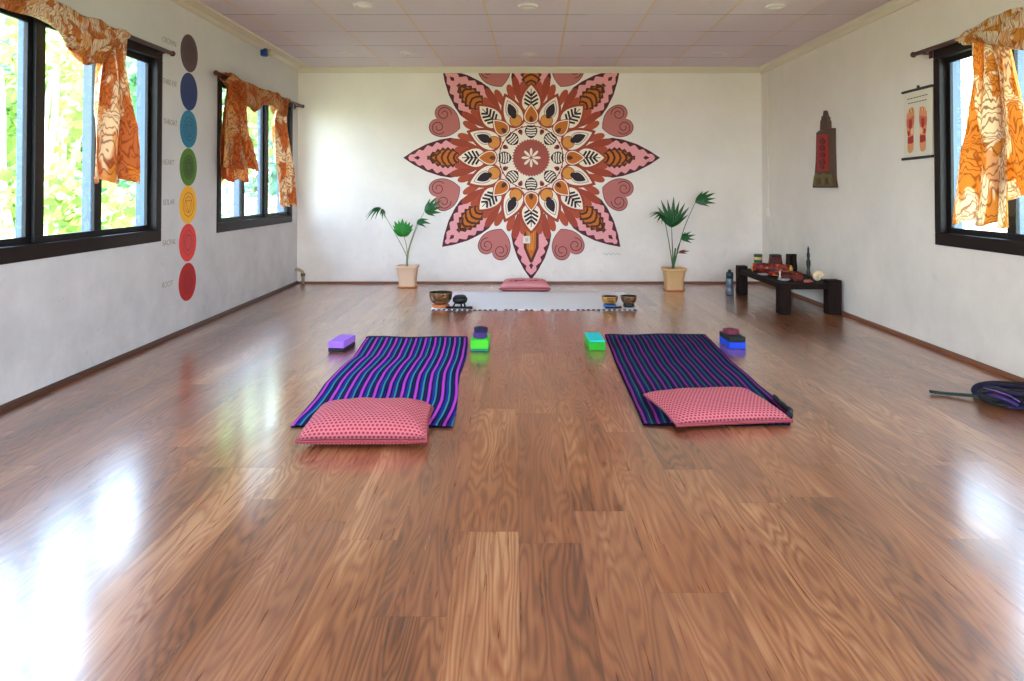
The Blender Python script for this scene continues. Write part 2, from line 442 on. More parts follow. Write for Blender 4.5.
# ------------------------------------------------------------------ curtain rods
def rod(label, side, y0, y1, z):
    s = 1 if side == 'L' else -1; xw = XL if side == 'L' else XR; x = xw+s*.055
    r = thing('curtain_rod', label, 'curtain rod', (x, (y0+y1)/2, z), 'maroon curtain rods above the windows')
    m = MB(); m.tube([(x, y0, z), (x, y1, z)], .014, M_ROD, 12); rd = m.build('rod', r)
    for ye, d in ((y0, -1), (y1, 1)):
        m = MB(); m.lathe([(.006, 0), (.017, .004), (.02, .012), (.017, .022), (.007, .03)], (x, ye, z), M_ROD, 14, axis=Matrix.Rotation(-d*pi/2, 3, 'X'))
        m.build('finial', rd)
    for yb in (y0+.16, y1-.10):
        m = MB(); a = sorted((xw, x)); m.box((a[0], yb-.012, z-.02), (a[1], yb+.012, z-.012), M_ROD)
        a = sorted((xw+s*.0005, xw+s*.008)); m.box((a[0], yb-.018, z-.045), (a[1], yb+.018, z+.03), M_ROD)
        m.build('bracket', r, bevel=.002)
ZR = 1.955
rod('maroon wooden curtain rod above the large near window on the left wall', 'L', 1.3, 4.90, ZR-.005)
rod('short maroon wooden curtain rod above the far window on the left wall', 'L', 5.64, 8.03-.12, ZR-.02)
rod('maroon wooden curtain rod above the window on the right wall', 'R', 1.0, 4.78, ZR-.035)

# ------------------------------------------------------------------ curtains
def tail(m, xw, s, rows, nf, depth, mt, x0=.075, ph=0, uvs=(1, 1), uo=0):
    """hanging cloth: rows (z, ya, yb) from top to bottom"""
    def fn(u, v):
        q = v*(len(rows)-1); i = min(int(q), len(rows)-2); t = q-i; t = t*t*(3-2*t) if len(rows) > 2 else t
        z = rows[i][0]*(1-t)+rows[i+1][0]*t; ya = rows[i][1]*(1-t)+rows[i+1][1]*t; yb = rows[i][2]*(1-t)+rows[i+1][2]*t
        d = depth*(.45+.55*v)
        y = ya+(yb-ya)*(u+.03*sin(2*pi*nf*u*2+v*3))
        x = x0+d*sin(2*pi*nf*u+ph+.9*sin(v*3.1))+.012*sin(9*u+7*v)
        z = z-.02*(sin(2*pi*nf*u+ph))*v*.8
        return (xw+s*max(x, .03), y*.962, 1.03+(z-1.03)*.975)
    W = abs(rows[-1][2]-rows[-1][1]); Hh = rows[0][0]-rows[-1][0]
    m.grid(fn, 56, 40, mt, lambda u, v: (u*max(W*2.0, .5)*uvs[0]+uo, v*Hh*uvs[1]))
def swag(m, xw, s, pts, mt, x0=.07, tw=9, uo=0):
    """bunched twisted cloth along a path of (y, z, ry, rz)"""
    N = 48
    def samp(q):
        q = q*(len(pts)-1); i = min(int(q), len(pts)-2); t = q-i; t2 = t*t*(3-2*t)
        return [pts[i][k]*(1-t2)+pts[i+1][k]*t2 if k else pts[i][k]*(1-t)+pts[i+1][k]*t for k in range(4)]
    def fn(u, v):
        y, z, ry, rz = samp(v); th = 2*pi*u
        k = 1+.20*sin(3*th+tw*v)+.10*sin(7*th-tw*1.7*v)+.06*sin(13*th+5*v)
        return (xw+s*(x0+.045*k*cos(th)), (y+ry*.12*k*sin(2*th+v*8))*.965, 1.03+(z+rz*k*sin(th)-1.03)*.985)
    L = abs(pts[-1][0]-pts[0][0])
    m.grid(fn, 44, N, mt, lambda u, v: (u*.6+uo, v*L*1.4), wrapu=True)
def curtain(label, xw, s, y, swags, tails, mt, g='leaf print curtains draped over the rods'):
    r = thing('scarf_curtain', label, 'curtain', (xw+s*.06, y, ZR), g)
    for i, a in enumerate(swags):
        m = MB(); swag(m, xw, s, a[0], mt, tw=a[1], uo=i*.37); m.build('swag', r, solid=.002)
    for i, a in enumerate(tails):
        m = MB(); tail(m, xw, s, a['rows'], a['n'], a['d'], a.get('m', mt), ph=a.get('ph', 0), uo=i*.7+.2, x0=a.get('x0', .075)); m.build('tail', r, solid=.002)
# near left window
curtain('cream and orange leaf print cloth knotted over the rod of the near left window', XL, 1, 4.1,
        [([(4.40, 1.93, .05, .05), (4.22, 1.89, .06, .085), (4.02, 1.85, .06, .10), (3.80, 1.915, .05, .06), (3.6, 1.94, .05, .055), (3.35, 1.93, .05, .06), (3.0, 1.90, .05, .08), (2.6, 1.85, .06, .11), (2.2, 1.88, .06, .1), (1.9, 1.94, .05, .05)], 14),
         ([(4.36, 1.95, .04, .03), (4.25, 1.90, .05, .05), (4.14, 1.80, .06, .07), (4.02, 1.76, .06, .05), (3.92, 1.80, .04, .03)], 6)],
        [dict(rows=[(1.97, 4.22, 4.44), (1.80, 4.16, 4.45), (1.45, 4.12, 4.56), (1.075, 4.07, 4.60)], n=2.2, d=.035, ph=1.0),
         dict(rows=[(1.96, 1.85, 2.0), (1.5, 1.75, 2.1), (1.0, 1.7, 2.15)], n=2, d=.035)], M_CURT)
# far left window
curtain('deep orange leaf print cloth draped with two tails over the far left window', XL, 1, 6.6,
        [([(5.95, 1.935, .04, .03), (6.1, 1.93, .05, .055), (6.35, 1.86, .06, .09), (6.62, 1.84, .06, .10), (6.85, 1.89, .05, .06), (7.1, 1.91, .05, .06), (7.3, 1.86, .05, .10), (7.45, 1.84, .05, .08), (7.55, 1.93, .04, .03)], 12)],
        [dict(rows=[(1.945, 6.03, 6.36), (1.75, 5.96, 6.50), (1.5, 5.94, 6.60), (1.21, 5.92, 6.74)], n=2.6, d=.04, m=M_CURT2),
         dict(rows=[(1.9, 6.06, 6.33), (1.5, 6.00, 6.43), (1.10, 5.96, 6.55)], n=2, d=.02, ph=2, x0=.045, m=M_CURT2),
         dict(rows=[(1.94, 7.30, 7.50), (1.7, 7.12, 7.58), (1.3, 7.2, 7.75), (.86, 7.36, 7.86)], n=2.2, d=.035, ph=.5, m=M_CURT)], M_CURT2)
# right window
curtain('yellow and orange leaf print cloth glowing against the right window', XR, -1, 4.1,
        [([(4.38, 1.91, .04, .02), (4.25, 1.92, .05, .05), (4.1, 1.905, .05, .075), (3.95, 1.88, .06, .09), (3.75, 1.86, .06, .10), (3.5, 1.88, .06, .10), (3.2, 1.9, .05, .08), (2.9, 1.92, .04, .04)], 10)],
        [dict(rows=[(1.955, 4.10, 4.28), (1.7, 4.02, 4.30), (1.3, 3.98, 4.40), (.83, 3.97, 4.48)], n=2.3, d=.032, ph=.4),
         dict(rows=[(1.93, 4.02, 4.16), (1.5, 3.93, 4.12), (.98, 3.86, 4.16)], n=1.4, d=.018, ph=2.2, x0=.05)], M_CURT3)

# ------------------------------------------------------------------ mandala mural (painted)
PXM = YB/FPX                                     # metres per photo pixel on the back wall
MC = Vector((.166, 1.372))
TOPZ = 2.300
TERRA = mat('paint_terracotta', (162, 62, 36), .7); TERRB = mat('paint_light_terracotta', (178, 76, 46), .7); TERRA2 = mat('paint_brown_rose', (166, 78, 66), .7)
HEART = mat('paint_dusty_rose', (190, 110, 104), .7); HLINE = mat('paint_dark_rose', (92, 38, 40), .7)
PPINK = mat('paint_light_pink', (236, 160, 164), .7); PMAR = mat('paint_maroon', (82, 20, 40), .7)
PORG = mat('paint_ochre_orange', (202, 108, 22), .7); PBRN = mat('paint_beetle_brown', (88, 36, 16), .7)
PCRM = mat('paint_cream', (246, 232, 214), .7); PDRK = mat('paint_black_plum', (34, 8, 20), .7)
PGRY = mat('paint_lilac_grey', (170, 150, 160), .7); POR2 = mat('paint_light_ochre', (222, 146, 62), .7)
class Mural:
    def __init__(s): s.m = MB()
    def add(s, pts, mt, layer, ang=0.0, raw=False):
        """pts in photo pixels, (radial, tangential) about the centre, turned by ang"""
        P = []
        for r, t in pts:
            x = r*cos(ang)-t*sin(ang); z = r*sin(ang)+t*cos(ang)
            P.append((MC.x+x*PXM, MC.y+z*PXM))
        Q = []; n = len(P)                      # the design stops at the cornice
        for i in range(n):
            a, b = P[i], P[(i+1) % n]; ia, ib = a[1] <= TOPZ, b[1] <= TOPZ
            if ia: Q.append(a)
            if ia != ib:
                t = (TOPZ-a[1])/(b[1]-a[1]); Q.append((a[0]+(b[0]-a[0])*t, TOPZ))
        if len(Q) < 3: return
        y = YB-.0006-.0005*layer
        ar = sum(Q[i][0]*Q[(i+1) % len(Q)][1]-Q[(i+1) % len(Q)][0]*Q[i][1] for i in range(len(Q)))
        if ar < 0: Q = Q[::-1]
        s.m.poly([(a, y, b) for a, b in Q], mt)
    def line(s, pts, w, mt, layer, ang=0.0):
        for i in range(len(pts)-1):
            a, b = Vector(pts[i]), Vector(pts[i+1]); d = (b-a)
            if d.length < 1e-6: continue
            d.normalize(); nn = Vector((-d.y, d.x))*w/2; e = d*w*.25
            s.add([a-e+nn, a-e-nn, b+e-nn, b+e+nn], mt, layer, ang)
    def done(s, name, parent): return s.m.build(name, parent)
def drop(r0, r1, w, mm=1.0, n=36, t0=0.0):
    """teardrop with the round end at r0 and the point at r1"""
    mx = max(sin(t*.05)*sin(t*.025)**mm for t in range(1, 63)); P = []
    for i in range(n):
        t = 2*pi*i/n
        P.append(((r0+r1)/2+(r1-r0)/2*cos(t), t0+w/2*sin(t)*abs(sin(t/2))**mm/mx))
    return P
def disc(r, t, R, n=28): return [(r+R*cos(2*pi*i/n), t+R*sin(2*pi*i/n)) for i in range(n)]
mur = thing('mandala_mural', 'large painted mandala of terracotta, pink and ochre petals on the back wall', 'mural', (MC.x, YB, MC.y))
def hw(r, tip):
    """half width of an outer petal"""
    K = [(56, 12.5), (62, 15), (72, 18.6), (81, 20), (91, 18.3), (104.7, 13.8), (118, 6.8), (128, 0)]
    q = r*128/tip
    if q >= 128: return 0
    for (a, b), (c, d) in zip(K, K[1:]):
        if a <= q <= c: return b+(d-b)*(q-a)/(c-a)
    return K[0][1]
names8 = ['rightmost', 'upper right', 'top cut-off', 'upper left', 'leftmost', 'lower left', 'lowest', 'lower right']
for k in range(8):
    a = k*pi/4; tip = {0: 129, 4: 128, 6: 122, 2: 128}.get(k, 126)
    M = Mural(); R = [56+(tip-56)*i/40 for i in range(41)]
    M.add([(r, hw(r, tip)) for r in R]+[(r, -hw(r, tip)) for r in R[::-1][1:]], PMAR, 0, a)
    tp = tip-5; R = [57+(tp-57)*i/60 for i in range(61)]
    def zz(r):
        f = (r/9.0) % 1; tri = abs(f*2-1)
        return max(0, hw(r, tip)-1.7-3.4*tri**1.3*min(1, (tip-r)/22+.2))*(1 if r < tp-.1 else 0)
    M.add([(r, zz(r)) for r in R]+[(r, -zz(r)) for r in R[::-1][1:]], PPINK, 1, a)
    M.add([(tip-17, 0), (tip-14.5, 2.1), (tip-10.5, 0), (tip-14.5, -2.1)], PMAR, 2, a)
    pet = M.done('outer_petal', mur); M = Mural(); b0, b1 = 72, 104
    def bh(r): q = (r-b0)/(b1-b0); return 8.6*sin(pi*min(1, (q*.86+.16)))**.8 if q < .98 else .5
    if k == 6:
        M.add([(b0-4, 7.5), (b0+18, 7.5), (b1, 1.5), (b1+1, 0), (b1, -1.5), (b0+18, -7.5), (b0-4, -7.5)], PBRN, 2, a)
        M.add([(b0, 5), (b0+18, 4.6), (b1-3, 0), (b0+18, -4.6), (b0, -5)], PORG, 3, a)
        for t in (-2.2, 0.3, 2.4): M.line([(b0+2, t), (b1-12, t*.6)], .9, POR2, 4, a)
    else:
        R = [b0+(b1-b0)*i/48 for i in range(49)]
        sp = lambda r: bh(r)+2.2*abs(((r/5.2) % 1)*2-1)*1.1
        M.add([(r, sp(r)) for r in R]+[(r, -sp(r)) for r in R[::-1]], PBRN, 2, a)
        R2 = R[2:-3]
        M.add([(r, max(.3, bh(r)-1.0)) for r in R2]+[(r, -max(.3, bh(r)-1.0)) for r in R2[::-1]], PORG, 3, a)
        for c in (76, 82, 88, 94, 99):
            h = max(.5, bh(c)-.4)
            M.line([(c-3.2, h), (c+.2, h*.5), (c+1.6, 0), (c+.2, -h*.5), (c-3.2, -h)], 2.1, PBRN, 4, a)
    M.done('beetle_motif', pet)
def heart_pts(sc, n=60):
    """fat heart, point towards the centre: tip (-15,0), lobes of radius 8.6 at (5.5, +-7.7)"""
    half = []
    B = [(-15.5, 0), (-12, 9.5), (-5, 16.2), (4, 16.4)]
    for i in range(14):
        t = i/13; a, b, c, d = (1-t)**3, 3*t*(1-t)**2, 3*t*t*(1-t), t**3
        half.append(tuple(a*B[0][q]+b*B[1][q]+c*B[2][q]+d*B[3][q] for q in (0, 1)))
    for i in range(1, 18):
        th = pi*.5+.12-(pi*1.0)*i/17
        half.append((5.5+9.0*cos(th), 7.7+8.7*sin(th)))
    half = [(x, max(0, y)) for x, y in half]+[(9.0, 0)]
    P = half+[(x, -y) for x, y in half[::-1][1:-1]]
    return [(x*sc, y*sc) for x, y in P]
for k in range(8):
    a = (k+.5)*pi/4; M = Mural(); rc = 92.5
    M.add([(rc+x, y) for x, y in heart_pts(1.0)], HLINE, 0, a)
    M.add([(rc+x, y) for x, y in heart_pts(.955)], HEART, 1, a)
    hp = M.done('heart', mur)
    for sg in (1, -1):
        M = Mural(); P = []
        for i in range(26):
            q = i/25; th = pi*.9-q*3.1*pi*.95; rr = 7.4*(1-q*.74)
            P.append((rc+5.0+rr*cos(th), sg*(7.3+rr*sin(th)*1.0)))
        M.line(P, .8, HLINE, 2, a); M.done('spiral', hp)
# terracotta fringe between the petals
for k in range(8):
    a = (k+.5)*pi/4; M = Mural()
    for sg in (1, -1):
        for j, (da, r1, w1) in enumerate(((-3.0, 77, 7.2), (2.5, 83, 7.6), (7.8, 77, 7.2))):
            aa = a+radians(sg*(8.2+da)); M.add(drop(r1, 55, w1, .9), TERRA if j % 2 else TERRB, 5+(j % 2), aa)
    M.add(drop(33, 70, 23.5, .9), TERRA, 7, a); M.add(drop(35, 66, 18.5, .9), PCRM, 8, a)
    M.add(drop(43.5, 62.5, 12.5, .9), PGRY, 9, a); M.add(drop(44.2, 61.2, 10.6, .9), PCRM, 10, a); M.add(drop(45, 59, 8.8, .85), PDRK, 11, a)
    ep = M.done('eye_petal', mur); M = Mural()
    M.add(disc(40.2, 0, 6.4), TERRA, 11, a); M.add(disc(40.2, 0, 5.7), POR2, 12, a); M.add(drop(42.5, 52, 5.5, .8), PDRK, 13, a)
    M.done('ochre_disc', ep)
for k in range(8):
    a = k*pi/4; M = Mural()
    M.add(drop(44, 76, 24.5, .9), TERRA, 7.5, a); M.add(drop(46, 73, 18.5, .9), PCRM, 9, a)
    for r, w in ((52.5, 6.2), (56.3, 6.6), (60.1, 5.6), (63.6, 3.8)):
        for sg in (1, -1): M.line([(r-1.0, sg*.5), (r+2.6, sg*w)], 2.0, PDRK, 10, a)
    M.line([(50, 0), (69, 0)], .8, PDRK, 10, a)
    lp = M.done('leaf_petal', mur); M = Mural()
    M.add(drop(33.5, 55, 16, 1.0), TERRA, 10, a); M.add(drop(34.4, 53.8, 14, 1.0), PCRM, 11, a); M.add(drop(35.4, 52.2, 12, 1.0), PORG, 12, a)
    M.add(drop(35.8, 42, 4.4, .6), PBRN, 13, a)
    M.done('ochre_drop', lp)
M = Mural()
M.line([(31.8*cos(2*pi*i/96), 31.8*sin(2*pi*i/96)) for i in range(97)], 1.0, TERRA, 2)
for k in range(32): M.add(disc(32, 0, 1.1, 10), TERRA, 3, (k+.5)*pi/16)
for k in range(8):
    a = k*pi/4
    M.add(drop(32.5, 19.5, 12.6, .35), PDRK, 4, a)
    for r, w in ((29.6, 7.5), (27.2, 9.4), (24.8, 9.4), (22.4, 7.2)): M.line([(r+.6, -w/2), (r, 0), (r+.6, w/2)], 1.3, PCRM, 5, a)
    M.add(drop(30.6, 24.6, 4.6, .8), TERRA, 4, a+pi/8); M.add(drop(30.2, 26.5, 2.8, .8), PMAR, 5, a+pi/8)
M.add(disc(0, 0, 34, 64), PCRM, 1)
M.add([((18.4+.9*sin(i*pi/1.5))*cos(2*pi*i/120), (18.4+.9*sin(i*pi/1.5))*sin(2*pi*i/120)) for i in range(120)], TERRA2, 4)
for k in range(8): M.add(drop(9.6, 1.2, 2.6, .5), PCRM, 6, (k+.5)*pi/4 - pi/8)
M.done('centre_rosette', mur)
M = Mural(); M.line([(72+i*1.6, -96+1.1*sin(i*2.3)) for i in range(12)], .35, PGRY, 1, 0); M.done('signature', mur)

# ------------------------------------------------------------------ energy-centre discs on the left wall
def disc_sign(k, z, col, inner, ink, word, style, name_, y0=5.285):
    r = thing('wall_disc', f'{name_} round painted disc with the word {word} beside it on the left wall', 'wall disc', (XL, y0, z), 'column of coloured discs on the left wall')
    R = .137
    def circ(m, rr, mt, x, n=40, wob=0):
        m.poly([(x, y0-rr*cos(2*pi*i/n), z+rr*sin(2*pi*i/n)) for i in range(n)][::-1], mt)
    base = mat('disc_'+name_.replace(' ', '_'), col, .6); inn = mat('disc_inner_'+name_.replace(' ', '_'), inner, .6)
    inkm = mat('disc_ink_'+name_.replace(' ', '_'), ink, .6)
    m = MB(); n = 48
    m.lathe([(R, 0), (R, .003)], (0, 0, 0), base, n)
    ax = Matrix.Rotation(pi/2, 3, 'Y'); m.v = [tuple(ax @ Vector(v)+Vector((XL, y0, z))) for v in m.v]
    m.build('disc', r)
    def ringl(m, rr, w, x, mt, k2=40, petals=0):
        for i in range(k2):
            for_ = []
            for q in (i, i+1):
                t = 2*pi*q/k2; r2 = rr*(1+(.10*abs(sin(petals*t/2)) if petals else 0)); for_.append((r2, t))
            P = []
            for (r2, t), sg in ((for_[0], -1), (for_[1], -1), (for_[1], 1), (for_[0], 1)):
                q2 = r2+sg*w/2; P.append((x, y0+q2*cos(t), z+q2*sin(t)))
            m.poly(P, mt)
    m = MB(); circ(m, R*.60, inn, XL+.0036)
    m.build('inner_disc', r)
    m = MB(); x = XL+.0042
    ringl(m, R*.60, .005, x, inkm, 48, style[0]); ringl(m, R*.42, .004, x, inkm)
    nn = style[1]; P = [(R*.40*cos(2*pi*i/nn+style[2]), R*.40*sin(2*pi*i/nn+style[2])) for i in range(nn)]
    pairs = [(P[i], P[(i+1) % nn]) for i in range(nn)]
    if nn == 3: pairs += [((-a[0], -a[1]), (-b[0], -b[1])) for a, b in pairs] if style[0] == 12 else []
    for (a, b) in pairs:
        d = Vector(b)-Vector(a); d.normalize(); q = Vector((-d.y, d.x))*.002
        A, B = Vector(a), Vector(b)
        m.poly([(x+.0004, y0+v.x, z+v.y) for v in (A-q, B-q, B+q, A+q)], inkm)
    m.build('symbol', r)
    # handwritten word
    cu = bpy.data.curves.new('word', 'FONT'); cu.body = word; cu.size = .054; cu.shear = .15; cu.space_character = 1.02; cu.extrude = .0003; cu.offset = -.0004
    cu.align_x = 'CENTER'; to = bpy.data.objects.new('tmp', cu); C.objects.link(to)
    bpy.context.view_layer.update()
    me = bpy.data.meshes.new_from_object(to.evaluated_get(bpy.context.evaluated_depsgraph_get())); bpy.data.objects.remove(to)
    mx = max(v.co.x for v in me.vertices)-min(v.co.x for v in me.vertices); sc = min(1, .2/mx)
    o = bpy.data.objects.new('lettering', me); me.materials.append(mat('grey_pencil', (140, 126, 116), .8)); C.objects.link(o); o.parent = r
    o.rotation_euler = (pi/2, 0, pi/2); o.scale = (sc, 1, 1)
    o.location = (.0010, -.295+.012*((k*7) % 3-1), .005-(.0 if k else 0))
pxz = [53, 91.5, 129, 167, 204.5, 242.5, 281.5]
zs = [lw(188.3, y).z for y in pxz]
info = [((88, 66, 70), (82, 60, 66), (70, 50, 56), 'CROWN', (16, 6, 0), 'dark plum grey'),
        ((18, 50, 106), (16, 46, 100), (14, 38, 84), 'THIRD EYE', (2, 3, pi/2), 'navy blue'),
        ((28, 122, 152), (32, 114, 148), (14, 64, 84), 'THROAT', (16, 3, -pi/2), 'teal blue'),
        ((84, 126, 34), (64, 100, 34), (34, 60, 24), 'HEART', (12, 3, pi/2), 'leaf green'),
        ((244, 178, 20), (246, 170, 24), (120, 72, 20), 'SOLAR', (10, 3, -pi/2), 'golden yellow'),
        ((224, 60, 54), (214, 62, 66), (160, 36, 44), 'SACRAL', (6, 16, 0), 'coral red'),
        ((182, 26, 32), (168, 24, 32), (140, 18, 26), 'ROOT', (4, 4, pi/4), 'dark red')]
for k, (z, a) in enumerate(zip(zs, info)): disc_sign(k, z, *a)

# small blue and white sensor lamp high on the left wall
p = lw(261.5, 52); SNS = thing('wall_sensor', 'small blue box with a round cream lamp high on the left wall', 'sensor', (XL, p.y, p.z))
NAVY = mat('navy_plastic', (20, 66, 140), .4); CRM = mat('cream_plastic', (206, 186, 160), .5)
m = MB(); m.box((XL+.0005, p.y-.035, p.z-.04), (XL+.05, p.y+.03, p.z+.035), NAVY); m.build('box', SNS, bevel=.006)
m = MB(); m.lathe([(.012, 0), (.03, .01), (.034, .03), (.02, .045)], (XL+.045, p.y+.055, p.z-.003), CRM, 18, axis=Matrix.Rotation(pi/2, 3, 'Y') @ Matrix.Rotation(.4, 3, 'X')); m.build('lamp_head', SNS)
m = MB(); m.box((XL+.0005, p.y+.03, p.z-.008), (XL+.05, p.y+.06, p.z+.006), CRM); m.build('arm', SNS)

# conduit and box in the right corner, socket in the mural, pipe stub in the left corner
WHT = mat('white_plastic', (226, 218, 206), .5)
r = thing('cable_conduit', 'white cable conduit running down the right back corner to a junction box', 'conduit', (XR, 7.72, .78))
m = MB(); m.box((XR-.018, 7.70, .81), (XR-.0005, 7.735, 2.28), WHT); m.build('channel', r, bevel=.003)
m = MB(); m.box((XR-.04, 7.675, .73), (XR-.0005, 7.76, .815), WHT); m.build('junction_box', r, bevel=.006)
r = thing('wall_socket', 'white square socket box set in the lowest petal of the mural', 'socket', (.12, YB, .47))
m = MB(); c = bw(526.7, 239.5); m.box((c.x-.04, YB-.03, c.z-.04), (c.x+.04, YB-.009, c.z+.04), WHT); m.build('face_plate', r, bevel=.006)
m = MB(); m.box((c.x-.015, YB-.034, c.z-.02), (c.x+.015, YB-.03, c.z+.02), CRM); m.build('rocker', r, bevel=.002)
r = thing('pipe_stub', 'short capped beige pipe with an elbow in the left back corner', 'pipe', (-2.33, 7.87, 0))
BEI = mat('beige_pipe', (168, 146, 120), .5)
m = MB(); m.tube([(-2.31, 7.88, 0), (-2.31, 7.88, .10), (-2.315, 7.87, .135), (-2.345, 7.86, .155), (-2.385, 7.86, .165)], .017, BEI, 14); m.build('pipe', r)
m = MB(); m.lathe([(.022, 0), (.024, .004), (.024, .03), (.02, .034)], (-2.31, 7.88, .085), mat('brown_collar', (110, 82, 60), .6), 16); m.build('collar', r)

# ceiling downlights
RNG = mat('white_metal_ring', (226, 220, 218), .4); BUL = mat('frosted_lens', (238, 234, 232), .3)
pos_d = [('in the back row, leftmost', 345, 52), ('in the back row, second from the left', 407, 52.5), ('in the back row above the mural centre', 530, 54),
         ('in the back row, rightmost', 718, 53), ('in the front row, leftmost', 363, 5), ('in the front row, middle one', 528, 6), ('in the front row, rightmost', 776, 6)]
for lab, x, y in pos_d:
    p = fl(x, y, ZC); r = thing('downlight', f'round unlit white ceiling downlight {lab}', 'ceiling light', (p.x, p.y, ZC), 'downlights in the tiled ceiling')
    m = MB(); m.lathe([(.048, -.002), (.050, -.010), (.070, -.008), (.074, 0), (.074, .004)], (p.x, p.y, ZC-.001), RNG, 32, closed=False); m.build('ring', r)
    m = MB(); m.lathe([(.0, -.006), (.03, -.0055), (.048, -.003)], (p.x, p.y, ZC), BUL, 28, closed=False); m.build('lens', r)

# ------------------------------------------------------------------ carved plaque and foot chart on the right wall
def rwp(px, py, d): q = rw(px, py); return (XR-d, q.y, q.z)
DKW = mat('weathered_dark_wood', (84, 58, 44), .7); REDP = mat('red_lacquer', (162, 26, 22), .6); OLV = mat('olive_gilt_carving', (104, 92, 42), .6); REDL = mat('dark_red_relief', (110, 16, 18), .6)
def slab(m, pix, d0, d1, mt):
    """prism off the right wall with an outline given along the wall"""
    n = len(pix); b = len(m.v)
    for d in (d0, d1):
        for q in pix: m.v.append(rwp(q[0], q[1], d))
    m.face(list(range(b, b+n)), mt); m.face(list(range(b+n, b+2*n))[::-1], mt)
    for i in range(n): m.face([b+i, b+n+i, b+n+(i+1) % n, b+(i+1) % n], mt)
pr = thing('carved_plaque', 'tall carved wooden plaque with a red panel and spire on the right wall', 'plaque', (XR, 6.3, 1.04))
m = MB(); slab(m, [(815.6, 187.7), (817.5, 178), (818.9, 160), (819.4, 133), (822, 130.5), (824.5, 130), (832, 130), (833.5, 128), (836.2, 128), (836.4, 150), (837.2, 178), (838.7, 187.7)], .0005, .03, DKW); m.build('board', pr, bevel=.004)
m = MB(); slab(m, [(823.6, 130), (824, 121), (825, 119.5), (825.3, 116.5), (826.6, 115.5), (827.2, 111.5), (827.9, 110.3), (828.6, 113.5), (829.3, 116), (830.6, 117), (830.8, 120), (831.8, 121.5), (832, 130)], .0005, .035, DKW); m.build('spire', pr, bevel=.004)
m = MB(); slab(m, [(820.9, 171.5), (820.9, 135), (832.2, 134), (832.2, 171)], .03, .036, REDP); m.build('panel', pr, bevel=.003)
m = MB()
for i, (cx, cy, rr) in enumerate(((826.5, 141, 3.2), (826.5, 148, 3.0), (826.7, 155, 2.8), (826.5, 162, 3.2), (826.3, 167, 2.4))):
    slab(m, [(cx+rr*cos(2*pi*j/9)*(1+.25*sin(3*j)), cy+rr*1.05*sin(2*pi*j/9)) for j in range(9)], .036, .043, REDL)
m.build('relief', pr, bevel=.002)
m = MB()
slab(m, [(816.9, 186), (818.3, 176), (820.5, 172.5), (824, 175), (828, 172.8), (832, 175), (835.5, 173), (836.6, 179), (837.6, 186)], .03, .04, OLV)
for i in range(5): slab(m, [(818+i*4.0, 185), (819+i*3.9, 179), (821+i*3.8, 177.5), (822.3+i*3.8, 184)], .04, .048, DKW if i % 2 else OLV)
m.build('carved_base', pr, bevel=.002)

fr = thing('foot_chart', 'white hanging chart of two painted footprints with black rods beside the right window', 'wall chart', (XR, 4.85, 1.25))
PAP = mat('chart_paper', (222, 216, 198), .7); BLK = mat('black_plastic', (20, 18, 20), .5)
m = MB(); slab(m, [(905.2, 157), (905.2, 94), (933.6, 86.5), (934.2, 154)], .006, .009, PAP); m.build('paper', fr)
for a in ([(904, 92), (934, 84.2), (934, 86.8), (904, 94.2)], [(904, 158.2), (934.6, 154.8), (934.6, 157.4), (904, 160.6)]):
    m = MB(); slab(m, a, .002, .02, BLK); m.build('hanging_rod', fr, bevel=.003)
m = MB(); slab(m, [(917.8, 88.8), (918.3, 85.6), (919.6, 85.3), (920.3, 88.2)], .002, .01, BLK); m.build('hook', fr)
INK = mat('chart_ink', (90, 84, 80), .8)
for (x0, y0, x1, y1) in ((908.5, 99.6, 929.5, 94.2), (909.5, 103.8, 928.5, 99.4)):
    n = 7; m = MB()
    for i in range(n):
        a, b = i/n, (i+.82)/n; A = (x0+(x1-x0)*a, y0+(y1-y0)*a); B = (x0+(x1-x0)*b, y0+(y1-y0)*b)
        m.poly([rwp(A[0], A[1]-.45, .0095), rwp(B[0], B[1]-.45, .0095), rwp(B[0], B[1]+.45, .0095), rwp(A[0], A[1]+.45, .0095)], INK)
    m.build('lettering', fr)['kind'] = 'stuff'
SK = mat('chart_skin_orange', (222, 150, 104), .7); RD = mat('chart_red_zone', (178, 44, 40), .7); RD2 = mat('chart_rose_zone', (206, 110, 84), .7); YL = mat('chart_yellow_zone', (236, 196, 150), .7)
def foot(cx, top, mir):
    m = MB(); x = lambda v: cx+mir*v
    out = [(-1.0, 46), (-2.6, 44), (-3.0, 38), (-2.6, 30), (-3.6, 22), (-4.2, 14), (-3.8, 8), (-2.4, 3), (.6, .8), (3.0, 1.0), (3.9, 4), (4.0, 12), (3.4, 20), (3.2, 30), (3.4, 38), (2.8, 44), (1.2, 46)]
    m.poly([rwp(x(a), top+b-a*mir*.24, .0095) for a, b in out], SK)
    def bl(pts, mt, d): m.poly([rwp(x(a), top+b-a*mir*.24, d) for a, b in pts], mt)
    bl([(-3.6, 12), (3.8, 9), (3.7, 17), (2, 19), (0, 17), (-2, 21), (-3.7, 19)], RD2, .0099)
    bl([(-1.5, 13), (1.5, 12), (1.8, 20), (.2, 24), (-1.5, 20)], RD, .0103)
    bl([(-2.6, 30), (3.1, 29), (3.2, 36), (1, 37), (-2.7, 36)], RD, .0103)
    bl([(-3.0, 24), (-.6, 23), (-.2, 28), (-2.4, 29)], RD, .0103)
    bl([(.4, 22), (2.9, 21), (3.0, 27.5), (.8, 28)], YL, .0103)
    for i in range(5): bl([(-2.6+i*1.35, 3.4-i*.45), (-1.7+i*1.35, 2.6-i*.4), (-1.2+i*1.3, 5.2-i*.3), (-2.3+i*1.35, 6-i*.3)], RD2 if i % 2 else YL, .0103)
    m.build('footprint', fr)
foot(911.8, 107, 1); foot(924.5, 105.4, -1)

